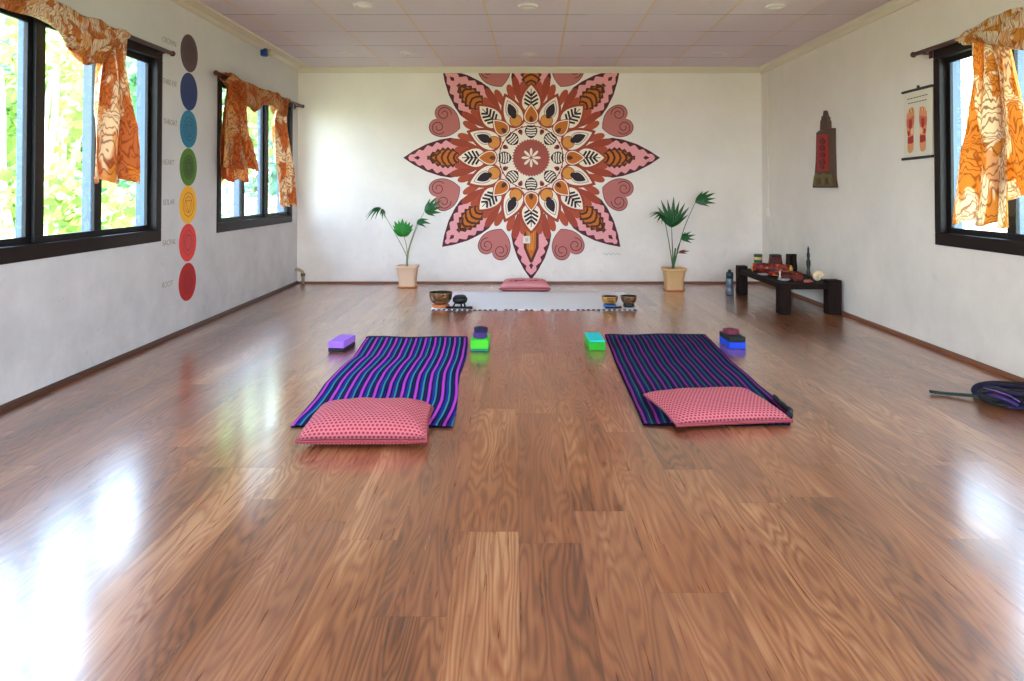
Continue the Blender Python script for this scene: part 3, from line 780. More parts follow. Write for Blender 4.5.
# ------------------------------------------------------------------ striped blankets
def blanket(label, rows, per, wob, seedv, curl=None, MS=None):
    MS = MS or M_STR1
    """rows: (pixel y, left x, right x) of the outline on the floor"""
    R = [(fl(a, y), fl(b, y)) for y, a, b in rows]
    R = [(p.copy(), q.copy()) for p, q in R]
    def edge(v):
        q = v*(len(R)-1); i = min(int(q), len(R)-2); t = q-i
        return R[i][0].lerp(R[i+1][0], t), R[i][1].lerp(R[i+1][1], t)
    cen = (R[0][0]+R[-1][1])/2
    r = thing('striped_blanket', label, 'blanket', (cen.x, cen.y, 0), 'striped blankets laid on the floor')
    def top(u, v):
        a, b = edge(v); p = a.lerp(b, u)
        w = wob*sin(v*9+seedv)*(.5+.5*v)
        z = .011+.004*sin(u*9+v*13+seedv)*sin(v*17+u*3)+.003*sin(u*31+seedv)*v
        e = min(u, 1-u); z -= max(0, (.03-e)/.03)*.004
        ev = min(v, 1-v)*20
        p = p+Vector((w*.02*sin(u*pi), .006*sin(u*13+seedv) if ev < 1 else 0, 0))
        return (p.x, p.y, max(.006, z))
    def uvf(u, v): return (u*per+wob*.9*sin(v*7.5+seedv)*v*(.4+.6*u), v*1.85)
    m = MB(); m.grid(top, 60, 90, MS, uvf)
    nt = len(m.v)
    m.grid(lambda u, v: (top(u, v)[0], top(u, v)[1], .001), 60, 90, MS, uvf)
    def rim(idx):
        for a, b in zip(idx, idx[1:]): m.face([a, b, b+nt, a+nt], MS, [(0, 0)]*4)
    rim([i for i in range(61)]); rim([90*61+i for i in range(61)]); rim([j*61 for j in range(91)]); rim([j*61+60 for j in range(91)])
    m.build('cloth', r)
    m = MB(); P = [Vector(top(u/40, 0))+Vector((0, 0, .002)) for u in range(41)]; m.tube(P, .006, mat('navy_hem', (26, 20, 44), .8), 8); m.build('hem', r)
    if curl:
        m = MB(); P = []
        for i in range(30):
            v = curl[0]+(curl[1]-curl[0])*i/29; q = Vector(top(curl[2], v)); P.append(q+Vector((0, 0, .012)))
        m.tube(P, [.011+.0012*sin(i*.7) for i in range(30)], MS if curl[3] else mat('dark_green_navy_edge', (14, 24, 32), .8), 10); m.build('rolled_edge', r)
    return r
blanket('purple and teal striped blanket on the floor left of the middle', [(339, 366, 467.5), (346, 361.5, 467.8), (358, 353.5, 466), (366, 344, 463.5), (375, 334, 460), (385, 325, 458.5), (393, 319, 458), (402, 313, 457.5), (411, 305, 456.5), (419, 298, 455), (428, 290.5, 452.5)], 10.5, .32, .4)
blanket('purple, black and teal striped blanket in light-dimmed colours on the floor right of the middle', [(336.5, 605, 706), (345, 608.5, 715), (354, 612, 723), (364, 615.7, 733), (378, 622, 749.5), (392, 628.6, 765.5), (405, 634.5, 780), (416, 639.5, 793), (426, 643.5, 790)], 11.5, .18, 2.2, curl=(.72, .93, .985, 0), MS=M_STR2)

def cushion(name, label, cor, thick, mt, cat='cushion', z0=.0, pw=4.2, parent_group=None, lean=None, trim=None):
    """cor: front-left, front-right, back-right, back-left on the floor plane"""
    c = [Vector((a[0], a[1], 0)) for a in cor]; cen = sum(c, Vector())/4
    r = thing(name, label, cat, (cen.x, cen.y, z0), parent_group)
    def pt(u, v, top):
        p = c[0].lerp(c[1], u).lerp(c[3].lerp(c[2], u), v)
        a, b = abs(2*u-1), abs(2*v-1)
        h = (max(0, 1-a**pw)**.55)*(max(0, 1-b**pw)**.55)
        # pull the sides in a little between the corners
        pin = .035*(1-a*a)*b**6; p = p+(cen-p)*pin; pin = .03*(1-b*b)*a**6; p = p+(cen-p)*pin
        wr = .05*sin(u*17+v*5)*sin(v*11+u*4)*h
        if top: z = z0+.012+thick*.30+(thick*.70)*(h+wr)-.0
        else: z = z0+.004+thick*.22*(1-h)
        z -= (z0-.001)*max(0, 1-v/.5)
        return (p.x, p.y, z)
    m = MB(); N, K = 44, 30
    def arc(f, n):
        A = [0]
        for i in range(n): A.append(A[-1]+(Vector(f((i+1)/n))-Vector(f(i/n))).length)
        return A
    AU = arc(lambda t: pt(t, .5, 1), N); AV = arc(lambda t: pt(.5, t, 1), K)
    m.grid(lambda u, v: pt(u, v, 1), N, K, mt, lambda u, v: (AU[round(u*N)]/.56, AV[round(v*K)]/.56))
    nt = len(m.v)
    m.grid(lambda u, v: pt(u, v, 0), N, K, mt, lambda u, v: (u, v*.72))
    def rim(idx):
        for a, b in zip(idx, idx[1:]): m.face([a, b, b+nt, a+nt], mt, [(0, 0), (.02, 0), (.02, .02), (0, .02)], True)
    W = N+1
    rim([i for i in range(W)]); rim([K*W+i for i in range(W)]); rim([j*W for j in range(K+1)]); rim([j*W+N for j in range(K+1)])
    m.build('cover', r)
    if trim:
        m = MB(); P = [Vector(pt(i/N, 0, 1))*.5+Vector(pt(i/N, 0, 0))*.5 for i in range(W)]+[Vector(pt(1, j/K, 1))*.5+Vector(pt(1, j/K, 0))*.5 for j in range(1, K+1)]+[Vector(pt(1-i/N, 1, 1))*.5+Vector(pt(1-i/N, 1, 0))*.5 for i in range(1, W)]+[Vector(pt(0, 1-j/K, 1))*.5+Vector(pt(0, 1-j/K, 0))*.5 for j in range(1, K+1)]
        m.tube(P, .004, trim, 6); m.build('piping', r)
    return r
PIPE = mat('rose_piping', (150, 62, 72), .8)
g = 'pink dotted cushions on the blankets'
cushion('dotted_cushion', 'thick pink cushion with red dots lying on the left striped blanket', [(-.868, 2.875), (-.352, 2.88), (-.372, 3.27), (-.872, 3.25)], .095, M_DOT, z0=.014, parent_group=g, trim=PIPE)
cushion('dotted_cushion', 'skewed pink cushion with red dots lying on the right striped blanket', [(.685, 3.10), (1.20, 3.165), (1.135, 3.60), (.618, 3.52)], .055, M_DOT, z0=.014, parent_group=g, trim=PIPE)

# woven white mat and flat pink cushion by the mural
def rugmat():
    k = NT('white_woven_cotton'); p = k.pos(); w = k.n('TexWave', bands_direction='Y', ins={'Vector': p, 'Scale': 30.0, 'Distortion': .4})
    k.col(k.mix(k.math('MULTIPLY', w.outputs[1], .5), lin((246, 246, 250)), lin((226, 230, 238)))); k.set(Roughness=.9); return k.m
r = thing('white_mat', 'thin white woven mat with a dark stitched front edge below the mural', 'mat', (.15, 6.7, 0))
q = [Vector((-.72, 6.17, 0)), Vector((1.03, 6.17, 0)), Vector((1.08, 7.25, 0)), Vector((-.80, 7.25, 0))]
m = MB(); RM = rugmat()
def rp(u, v): p = q[0].lerp(q[1], u).lerp(q[3].lerp(q[2], u), v); return (p.x, p.y+.008*sin(u*19), .007+.001*sin(u*23+v*9))
m.grid(rp, 50, 24, RM); nt = len(m.v); m.grid(lambda u, v: (*rp(u, v)[:2], .001), 50, 24, RM)
for idx in ([i for i in range(51)], [24*51+i for i in range(51)], [j*51 for j in range(25)], [j*51+50 for j in range(25)]):
    for a, b in zip(idx, idx[1:]): m.face([a, b, b+nt, a+nt], RM)
m.build('weave', r)
m = MB(); DK = mat('dark_stitching', (60, 56, 66), .8)
for i in range(40):
    u = (i+.5)/40
    if random.random() < .78: a = Vector(rp(u-.007, 0)); b = Vector(rp(u+.007, 0)); m.tube([a+Vector((0, -.004, -.001)), b+Vector((0, -.004, -.001))], .0045, DK, 6)
m.build('stitched_edge', r)['kind'] = 'stuff'
FB = cushion('folded_blanket', 'folded pink blanket with dark marks against the back wall', [(-.17, 7.28), (.35, 7.28), (.33, 7.78), (-.14, 7.78)], .075, M_PINK, 'blanket', z0=.001, pw=6, trim=PIPE)
DR = mat('dark_red_embroidery', (110, 30, 50), .8)
for (x, y, a, l) in ((.02, 7.42, .6, .09), (.0, 7.45, -.5, .05), (.07, 7.47, .3, .05), (.155, 7.42, .8, .05), (.20, 7.44, .2, .05), (-.05, 7.42, .1, .04)):
    d = Vector((cos(a), sin(a), 0))*l/2; c = Vector((x, y, .0)); zz = .091
    m = MB(); m.tube([c-d+Vector((0, 0, zz)), c+Vector((0, .01, zz+.001)), c+d+Vector((0, 0, zz))], [.004, .008, .004], DR, 6, flat=(1, .4))
    m.build('embroidered_mark', FB)

# ------------------------------------------------------------------ singing bowls
def bowlmat(name, c1, c2, rough=.3):
    k = NT(name); p = k.n('TexCoord').outputs['Object']
    n = k.noise(p, 14, 3).outputs[0]; z = k.sep(p)[2]
    k.col(k.mix(n, lin(c1), lin(c2))); k.set(Metallic=.85, Roughness=rough); return k.m
BR1 = bowlmat('aged_bronze', (130, 100, 76), (176, 138, 96), .22); BR2 = bowlmat('polished_brass', (236, 186, 112), (190, 140, 76), .16)
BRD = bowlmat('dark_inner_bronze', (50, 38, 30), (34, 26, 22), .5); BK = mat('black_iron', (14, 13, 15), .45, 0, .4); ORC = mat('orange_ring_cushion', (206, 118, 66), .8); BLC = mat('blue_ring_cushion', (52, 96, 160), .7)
def bowl(label, x, y, R, h, mt, z0, ring, ringlab, grp=None, foot=None):
    r = thing('singing_bowl', label, 'bowl', (x, y, 0), grp)
    m = MB()
    if foot: m.lathe([(R*.62, .001), (R*.66, z0*.5), (R*.58, z0+.012)], (x, y, .0075), ring, 24)
    else:
        P = [(x+R*.62*cos(2*pi*i/24), y+R*.62*sin(2*pi*i/24), z0*.55+.006) for i in range(25)]
        m.tube(P, z0*.52, ring, 10, cap=False, up=(0, 0, 1))
        m.lathe([(R*.6, z0*.2), (R*.6, z0*.7)], (x, y, .006), ring, 20)
    m.build(ringlab, r)
    m = MB(); b = z0+.004
    m.lathe([(.001, b), (R*.45, b+.002), (R*.72, b+h*.14), (R*.9, b+h*.38), (R*.99, b+h*.72), (R, b+h*.95), (R*1.02, b+h), (R*.97, b+h)], (x, y, 0), mt, 36, closed=False)
    m.build('bowl_body', r)
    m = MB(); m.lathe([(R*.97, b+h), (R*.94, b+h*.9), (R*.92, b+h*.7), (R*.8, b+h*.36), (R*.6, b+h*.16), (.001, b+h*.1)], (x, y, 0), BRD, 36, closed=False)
    m.build('bowl_interior', r)
    return r
bowl('large dark bronze singing bowl on an orange ring at the mat left end', -.652, 6.30, .101, .105, BR1, .028, ORC, 'ring_cushion')
b2 = thing('iron_pot', 'small black iron pot with a dark lid beside the large bronze bowl', 'pot', (-.485, 6.30, 0))
m = MB(); m.lathe([(.02, .036), (.045, .04), (.062, .056), (.066, .078), (.058, .094), (.05, .1)], (-.485, 6.30, 0), BK, 28); m.build('pot_body', b2)
m = MB(); m.lathe([(.05, .1), (.048, .107), (.03, .112), (.012, .114), (.001, .114)], (-.485, 6.30, 0), mat('dark_lid', (44, 46, 52), .3), 28, closed=False); m.build('lid', b2)
for i in range(3):
    a = i*2*pi/3-pi/2+.3; m = MB(); m.tube([(-.485+.04*cos(a), 6.30+.04*sin(a), .05), (-.485+.055*cos(a), 6.30+.055*sin(a), .02), (-.485+.06*cos(a), 6.30+.06*sin(a), .0085)], [.008, .007, .009], BK, 8); m.build('leg', b2)
m = MB(); m.tube([(-.60, 6.215, .018), (-.55, 6.212, .0185), (-.41, 6.205, .018)], [.010, .0095, .0095], BK, 12)
m.tube([(-.41, 6.205, .018), (-.40, 6.205, .018), (-.375, 6.204, .018), (-.37, 6.204, .018)], [.0095, .012, .012, .009], BK, 12)
tag(m.build('mallet', loc=(-.49, 6.21, 0)), 'black wooden mallet lying in front of the iron pot', 'mallet')
bowl('small polished brass bowl on a blue ring at the mat right end', .814, 6.31, .071, .072, BR2, .024, BLC, 'ring_cushion')
m = MB(); m.tube([(.76, 6.215, .015), (.84, 6.205, .016), (.90, 6.215, .02)], [.007, .007, .011], BK, 10); tag(m.build('mallet', loc=(.82, 6.21, 0)), 'thin black mallet lying below the small polished brass bowl', 'mallet')
bowl('small dark brass bowl on a dark foot, rightmost of the two small bowls', .978, 6.31, .071, .070, BR1, .03, BK, 'ring_cushion', foot=1)

# ------------------------------------------------------------------ yoga blocks and coiled straps
def block(label, p, ang, w, d, h, cu, cl, split=.42, grp='foam blocks on the floor'):
    r = thing('yoga_block', label, 'foam block', (p[0], p[1], 0), grp)
    R = Matrix.Rotation(ang, 3, 'Z'); pv = (p[0], p[1], 0)
    for nm, a, b, mt in (('lower_layer', .0008, h*split, cl), ('upper_layer', h*split, h, cu)):
        m = MB(); m.box((p[0], p[1], a), (p[0]+w, p[1]+d, b), mt, R, pv); m.build(nm, r, bevel=.005, seg=3)
    return r
FO = lambda n, c: mat(n, c, .75)
block('lilac and black foam block to the left of the left blanket', (-1.188, 4.60), -.12, .102, .22, .068, FO('lilac_foam', (168, 112, 222)), FO('black_foam', (26, 20, 34)), .36)
block('bright green foam block with a coiled strap on top', (-.288, 4.61), -.02, .112, .20, .072, FO('lime_foam', (72, 206, 36)), FO('teal_foam', (14, 128, 104)), .22)
block('turquoise and green foam block left of the right blanket', (.466, 4.63), .02, .102, .27, .066, FO('turquoise_foam', (20, 196, 196)), FO('green_foam', (28, 160, 24)), .84)
block('blue and black foam block carrying a maroon strap right of the right blanket', (1.372, 4.675), .03, .105, .215, .078, FO('black_green_foam', (16, 24, 24)), FO('blue_foam', (18, 70, 214)), .56)
def coil(label, x, y, z, R, wd, cols, turns=5):
    r = thing('coiled_strap', label, 'strap', (x, y, z), 'dark cotton straps')
    m = MB(); n = 26*turns; P = []
    for i in range(n+1):
        t = i/n; rr = .01+(R-.01)*t; a = 2*pi*turns*t
        P.append((x+rr*cos(a), y+rr*sin(a), z+wd/2+.001+.002*sin(a*.7)))
    per = n//len(cols)
    for j, c in enumerate(cols):
        seg = P[j*per:(j+1)*per+1] if j < len(cols)-1 else P[j*per:]
        m.ribbon(seg, (0, 0, wd), R/turns*.8, c)
    m.build('strap_coil', r, bevel=.0012)
    m = MB(); P = [(x+R*.9, y-R*.3, z+wd+.002), (x+R*.3, y-R*.7, z+wd+.008), (x-R*.5, y-R*.6, z+wd+.006), (x-R*1.0, y-.1*R, z+wd*.6)]
    m.ribbon(P, (0, .02, .004), .003, cols[-1]); m.build('loose_end', r)
NV = mat('navy_webbing', (20, 18, 58), .8); PU = mat('purple_webbing', (66, 42, 112), .8); BLW = mat('black_webbing', (18, 16, 22), .8); MRW = mat('maroon_webbing', (110, 34, 56), .8); GRW = mat('dark_green_webbing', (22, 48, 44), .8)
coil('navy and purple coiled strap on the bright green block', -.232, 4.69, .073, .043, .03, [BLW, NV, BLW, PU])
coil('black coiled strap stacked on another on the bright green block', -.228, 4.70, .108, .042, .028, [NV, BLW, NV, NV])
coil('maroon coiled strap lying on top of the blue and black block', 1.412, 4.79, .079, .050, .028, [MRW, BLW, MRW])

# bundle of straps by the right wall
r = thing('strap_bundle', 'tangled bundle of dark navy striped straps on the floor by the right wall', 'strap', (2.42, 3.68, 0))
def loop(m, pts, w, mt, th=.004, n=40):
    """smooth catmull-rom strap"""
    P = [Vector(p) for p in pts]; P = [P[0]]+P+[P[-1]]; out = []
    for i in range(1, len(P)-2):
        for j in range(n//(len(P)-3)):
            t = j/(n//(len(P)-3)); a, b, c, d = P[i-1:i+3]
            out.append(.5*((2*b)+(c-a)*t+(2*a-5*b+4*c-d)*t*t+(3*b-a-3*c+d)*t**3))
    out.append(P[-2]); m.tube(out, w/2, mt, 8, flat=(1, .45), up=(0, 0, 1))
q = lambda x, y, z=0: tuple(fl(x, y, z))
m = MB(); loop(m, [q(930, 391.5, .014), q(945, 393.5, .010), q(960, 394.5, .014), q(978, 396, .022), q(992, 396, .035)], .034, GRW); m.build('strap', r)
m = MB(); loop(m, [q(1045, 390, .03), q(1010, 386, .055), q(985, 384, .06), q(976, 388, .045), q(980, 394, .03), q(1000, 397, .03), q(1045, 400, .03)], .045, NV); m.build('strap', r)
m = MB(); loop(m, [q(1050, 388, .02), q(1015, 387, .04), q(990, 386, .045), q(983, 390, .035), q(1000, 393, .045), q(1040, 394, .04)], .04, MRW); m.build('strap', r)
m = MB(); loop(m, [q(984, 393, .045), q(1000, 397, .06), q(1012, 402, .045), q(1018, 406, .02), q(1012, 406.5, .018), q(998, 402, .02), q(982, 397, .02)], .032, PU); m.build('strap', r)
m = MB(); loop(m, [q(1050, 393, .06), q(1012, 391, .075), q(988, 390, .07), q(980, 393, .05), q(985, 398, .035), q(1010, 401, .03), q(1045, 398, .03)], .045, BLW); m.build('strap', r)
m = MB(); loop(m, [q(990, 398, .018), q(1005, 404, .018), q(1020, 408, .018), q(1018, 403, .03), q(1000, 398, .035)], .04, NV); m.build('strap', r)
m = MB(); loop(m, [q(1050, 385, .02), q(1020, 383.5, .03), q(996, 382.5, .035), q(984, 384, .03), q(990, 388, .04), q(1015, 391, .06), q(1050, 393, .07)], .04, BLW); m.build('strap', r)
m = MB(); loop(m, [q(978, 390, .02), q(986, 387, .055), q(998, 388, .075), q(1008, 392, .085), q(1022, 394, .08), q(1050, 391, .08)], .03, NV); m.build('strap', r)
m = MB(); loop(m, [q(976, 393, .015), q(984, 398, .02), q(996, 403, .02), q(1008, 405, .02), q(1024, 403, .02), q(1050, 402, .02)], .04, BLW); m.build('strap', r)
m = MB(); loop(m, [q(984, 388, .075), q(996, 391, .082), q(1010, 396, .07), q(1020, 402, .05)], .010, mat('lilac_stripe', (120, 96, 170), .8)); m.build('strap', r)
m = MB(); loop(m, [q(1046, 396, .025), q(1020, 395, .03), q(1000, 392, .03), q(990, 391, .025)], .06, BLW); m.build('strap', r)

# ------------------------------------------------------------------ potted fan palms
def leafmat(name, a, b, tr=.25):
    k = NT(name); n = k.noise(k.pos(), 30, 2).outputs[0]; c = k.mix(n, lin(a), lin(b)); k.col(c); k.set(Roughness=.38)
    t = k.n('BsdfTranslucent'); k.link(c, t.inputs[0]); mx = k.n('MixShader'); mx.inputs[0].default_value = tr
    k.link(k.b.outputs[0], mx.inputs[1]); k.link(t.outputs[0], mx.inputs[2]); k.link(mx.outputs[0], k.out.inputs[0]); return k.m
LG = leafmat('bright_palm_leaf', (30, 128, 44), (64, 168, 62)); LD = leafmat('dark_palm_leaf', (20, 78, 34), (38, 104, 44), .15); LR = leafmat('withered_red_leaf', (120, 46, 40), (140, 70, 50))
STM = mat('green_stem', (120, 140, 96), .5); STD = mat('dark_green_stem', (50, 96, 44), .5); SOIL = mat('dark_soil', (60, 44, 34), .9)
def fan(parent, base, direc, normal, size, spread, n, mt, droop=.15, wid=.16, shade=None):
    """fan leaf: n pleated fingers spreading from base around direc"""
    d = Vector(direc).normalized(); nn = Vector(normal); nn = (nn-d*nn.dot(d)).normalized(); s = d.cross(nn)
    m = MB(); b = Vector(base)
    for i in range(n):
        a = (i/(n-1)-.5)*spread if n > 1 else 0
        L = size*(1-.28*abs(a/(spread/2+.01))**2)*(.92+.16*((i*37) % 5)/5)
        dd = d*cos(a)+s*sin(a); side = nn.cross(dd).normalized()
        K = 9; rows = []
        for j in range(K+1):
            t = j/K
            w = L*wid*(sin(pi*min(1, t*.95+.05)**.75))*.5*(1.15 if t < .5 else 1)
            c = b+dd*(L*t)-Vector((0, 0, 1))*(droop*L*t*t)+nn*.02*L*sin(pi*t)
            rows.append((c-side*w+nn*w*.35, c, c+side*w+nn*w*.35))
        o = len(m.v)
        for rr in rows: m.v += [tuple(x) for x in rr]
        for j in range(K):
            for q_ in (0, 1): m.face([o+j*3+q_, o+j*3+q_+1, o+(j+1)*3+q_+1, o+(j+1)*3+q_], mt, None, True)
    return m.build('leaf', parent, solid=.0012)
def plant(label, px, pz, Y, top_w, bot_w, h, potc, leaves, stems, stm, own):
    x = (px-PX)/FPX*Y
    r = thing('potted_palm', label, 'potted plant', (x, Y, 0), 'potted palms against the back wall')
    m = MB(); k = .5*.94
    m.lathe([(bot_w*k, .014), (bot_w*k*1.0, .03), (bot_w*k*1.03, h*.45), (top_w*k*.93, h*.86), (top_w*k*.94, h*.87), (top_w*k*1.03, h*.90), (top_w*k*1.03, h), (top_w*k*.93, h), (top_w*k*.9, h*.88)], (x, Y, 0), potc, 40, closed=False, sq=7)
    m.lathe([(.001, .014), (bot_w*k, .014)], (x, Y, 0), potc, 40, closed=False, sq=7)
    m.build('pot', r)
    m = MB(); m.lathe([(bot_w*k*.9, .001), (bot_w*k*1.12, .004), (bot_w*k*1.16, .018), (bot_w*k*1.1, .018), (bot_w*k*1.02, .008)], (x, Y, 0), mat('saucer_orange_clay', (214, 150, 100), .6), 40, sq=7); m.build('saucer', r)
    m = MB(); m.lathe([(top_w*k*.93, h*.86), (top_w*k*.5, h*.93), (.002, h*.95)], (x, Y, 0), SOIL, 32, closed=False, sq=7); m.build('soil', r)
    SO = []
    for P, rad in stems:
        m = MB(); pts = [hit(a, b, 1, Y+dy) for a, b, dy in P]
        out = []
        Q = [pts[0]]+pts+[pts[-1]]
        for i in range(1, len(Q)-2):
            for j in range(8):
                t = j/8; a, b, c, d = Q[i-1:i+3]
                out.append(.5*((2*b)+(c-a)*t+(2*a-5*b+4*c-d)*t*t+(3*b-a-3*c+d)*t**3))
        out.append(pts[-1]); n = len(out)
        m.tube(out, [rad*(1.6-1.0*i/n) for i in range(n)], stm, 8); SO.append(m.build('stem', r))
    for li, (a, b, dy, dr, nr, sz, sp, n, mt, dp, wd) in enumerate(leaves): fan(SO[own[li]], hit(a, b, 1, Y+dy), dr, nr, sz, sp, n, mt, dp, wd)
    return r
YL_ = 7.66; YR_ = 7.43
plant('fan palm with bright green leaves in a pale square pot, left of the mural', 408, 0, YL_, .235, .185, .225, mat('pale_peach_clay', (226, 190, 160), .6),
      [(380.5, 208.5, -.05, (-.8, -.3, .12), (0, -.5, 1), .165, 1.9, 7, LD, .75, .16),
       (403, 236, -.10, (.0, -.25, 1), (0, -1, -.1), .19, 1.9, 9, LG, .0, .34),
       (417, 223.5, .0, (.8, -.2, .45), (0, -.8, .5), .17, 1.1, 4, LD, .35, .22),
       (425, 211, -.02, (.75, -.1, .25), (0, -1, .2), .20, 1.7, 6, LD, -.1, .22),
       (382, 209, -.02, (.2, -.2, -.6), (0, -.5, 1), .09, 1.2, 4, LD, .3, .2)],
      [([(407, 268, 0), (406.5, 256, 0), (396, 235, 0), (381, 209, -.05)], .0035), ([(407, 268, 0), (407, 250, 0), (405, 240, -.05), (403, 233, -.10)], .0035),
       ([(407, 268, 0), (408, 252, 0), (412, 238, 0), (417, 223.5, 0)], .004), ([(407, 268, 0), (409, 250, .01), (415, 232, .01), (420, 220, 0), (425, 211, -.02)], .0035), ([(407, 268, 0), (407, 262, 0), (407, 255, 0)], .009)], STM, [0, 1, 2, 3, 0])
plant('fan palm with dark green leaves in a tan square pot, right of the mural', 673.5, 0, YR_, .24, .185, .225, mat('tan_clay', (212, 170, 118), .6),
      [(664, 215, -.04, (-.75, -.4, .30), (0, -.5, 1), .19, 2.2, 9, LD, .45, .13),
       (671.5, 227, -.06, (.05, -.12, 1), (0, -1, .1), .31, 1.75, 9, LD, .0, .145),
       (695.5, 202, .0, (.85, -.1, .32), (0, -.9, .35), .22, 1.3, 6, LD, .05, .18),
       (681.5, 239, -.02, (.8, -.2, .4), (0, -.9, .4), .15, 1.4, 5, LD, .15, .2),
       (678.5, 252.5, -.03, (.9, -.2, .15), (0, -.8, .6), .115, .6, 3, LR, .0, .2)],
      [([(673, 270, 0), (671, 255, 0), (667, 232, -.02), (663.5, 214, -.04)], .004), ([(673, 270, 0), (672.5, 250, -.02), (672, 238, -.04), (671.5, 226, -.06)], .004),
       ([(673, 270, 0), (678, 250, 0), (685, 226, 0), (695.5, 202, 0)], .004), ([(673, 270, 0), (676, 258, 0), (678, 247, 0), (681.5, 239, -.02)], .004), ([(673, 268, 0), (674, 260, 0), (675.5, 248, 0)], .011), ([(673, 268, 0), (675, 258, 0), (678.5, 252.5, -.03)], .003)], STD, [0, 1, 2, 3, 5])

# ------------------------------------------------------------------ low bench with its display
def woodm(name, a, b):
    k = NT(name); p = k.n('TexCoord').outputs['Object']; X, Y, Z = k.sep(p)
    n = k.noise(k.comb(k.math('MULTIPLY', X, 30.), k.math('MULTIPLY', Y, 30.), k.math('MULTIPLY', Z, 3.)), 1, 3, .6, .5).outputs[0]
    k.col(k.ramp(n, [(.3, lin(a)), (.7, lin(b))])); k.set(Roughness=.7, Specular_IOR_Level=.2); return k.m
BW = woodm('dark_stained_timber', (15, 7, 4), (34, 17, 10))
BX0, BX1, BY0, BY1 = 2.16, 2.668, 5.95, 7.15
bn = thing('low_bench', 'low dark timber bench with thick square legs against the right wall', 'bench', (2.41, 6.55, 0))
m = MB(); m.box((BX0+.015, BY0+.015, .205), (BX1-.01, BY1-.015, .25), BW); m.build('seat', bn, bevel=.004)
for lx, ly, a, b in ((BX0, BY0, .09, .10), (BX1-.112, BY0, .112, .10), (BX0, BY1-.10, .09, .10), (BX1-.10, BY1-.10, .10, .10)):
    m = MB(); m.box((lx, ly, .001), (lx+a, ly+b, .282 if ly > 6.5 or lx > 2.4 else .256), BW); m.build('leg', bn, bevel=.006)
ZT = .251
# brocade bolster
def brocade():
    k = NT('red_gold_brocade'); p = k.n('TexCoord').outputs['Object']
    v = k.n('TexVoronoi', ins={'Vector': p, 'Scale': 42.0}); c = k.ramp(k.sep(v.outputs['Color'])[0], [(0, lin((116, 16, 12))), (.40, lin((170, 44, 20))), (.6, lin((44, 12, 10))), (.93, lin((196, 110, 40)))], 'CONSTANT')
    k.col(c); k.set(Roughness=.6); return k.m
BC = brocade(); YLC = mat('yellow_satin', (226, 180, 70), .5)
r = thing('brocade_bolster', 'red and gold brocade bolster with a yellow end on the bench', 'bolster', (2.3, 6.75, ZT))
a = Vector((2.225, 6.80, ZT+.048)); b = Vector((2.50, 6.62, ZT+.046))
m = MB(); n = 22; m.tube([a.lerp(b, i/n) for i in range(n+1)], [.04+.007*sin(pi*i/n)+.002*sin(i*2.2) for i in range(n+1)], BC, 20); m.build('cover', r)
d = (a-b).normalized()
m = MB(); m.tube([a+d*.001, a+d*.012, a+d*.02], [.041, .036, .02], YLC, 20); m.build('end_cap', r)
m = MB(); m.tube([b-d*.001, b-d*.012, b-d*.02], [.041, .036, .02], YLC, 20); m.build('end_cap', r)
r = thing('folded_cloth', 'dark red folded patterned cloth lying in front of the bolster on the bench', 'cloth', (2.36, 6.5, ZT))
for i in range(3):
    m = MB(); z = ZT+.001+i*.012
    m.grid(lambda u, v: (2.27+.25*u+.006*sin(v*9+i), 6.44+.13*v-.12*u*.3+.006*sin(u*11+i*2), z+.011+.003*sin(u*14+v*9+i)), 16, 10, BC)
    m.build('fold', r, solid=.010)
# tins, boxes
GRN = mat('dark_green_tin', (24, 92, 70), .4); GLD = mat('gold_band', (208, 176, 116), .4)
x, y = 2.33, 6.99
r = thing('tea_tin', 'dark green tin with a gold band at the left back of the bench', 'tin', (x, y, ZT))
m = MB(); m.lathe([(.036, 0), (.038, .002), (.038, .098)], (x, y, ZT), GRN, 26); m.build('tin_body', r)
m = MB(); m.lathe([(.0388, .098), (.0388, .128)], (x, y, ZT), GLD, 26); m.build('band', r)
m = MB(); m.lathe([(.0396, .128), (.0396, .15), (.036, .153)], (x, y, ZT), mat('forest_green_lid', (26, 74, 40), .4), 26); m.build('lid', r)
def checks():
    k = NT('red_black_woven'); p = k.n('TexCoord').outputs['Object']; v = k.n('TexChecker', ins={'Vector': p, 'Scale': 60.0, 'Color1': lin((110, 22, 20)), 'Color2': lin((24, 14, 14))}); k.col(v.outputs[0]); k.set(Roughness=.6); return k.m
x, y = 2.475, 6.93
r = thing('woven_box', 'red and black woven box between the green tin and black bell', 'box', (x, y, ZT))
m = MB(); m.lathe([(.060, 0), (.058, .05), (.050, .12), (.047, .14)], (x, y, ZT), checks(), 32, sq=8); m.build('box_body', r)
m = MB(); m.lathe([(.050, .14), (.049, .15), (.04, .157)], (x, y, ZT), mat('dark_green_lid', (30, 44, 34), .5), 32, sq=8); m.build('lid', r)
x, y = 2.545, 6.72
r = thing('wooden_bell', 'black double-headed wooden bell standing behind the bolster', 'bell', (x, y, ZT))
for dx in (-.022, .026):
    m = MB(); m.lathe([(.03, 0), (.029, .07), (.024, .12), (.025, .17), (.023, .178)], (x+dx, y, ZT), BW, 20); m.build('drum', r)
m = MB(); m.box((x-.06, y-.04, ZT), (x+.055, y+.035, ZT+.022), BW); m.build('base', r, bevel=.004)
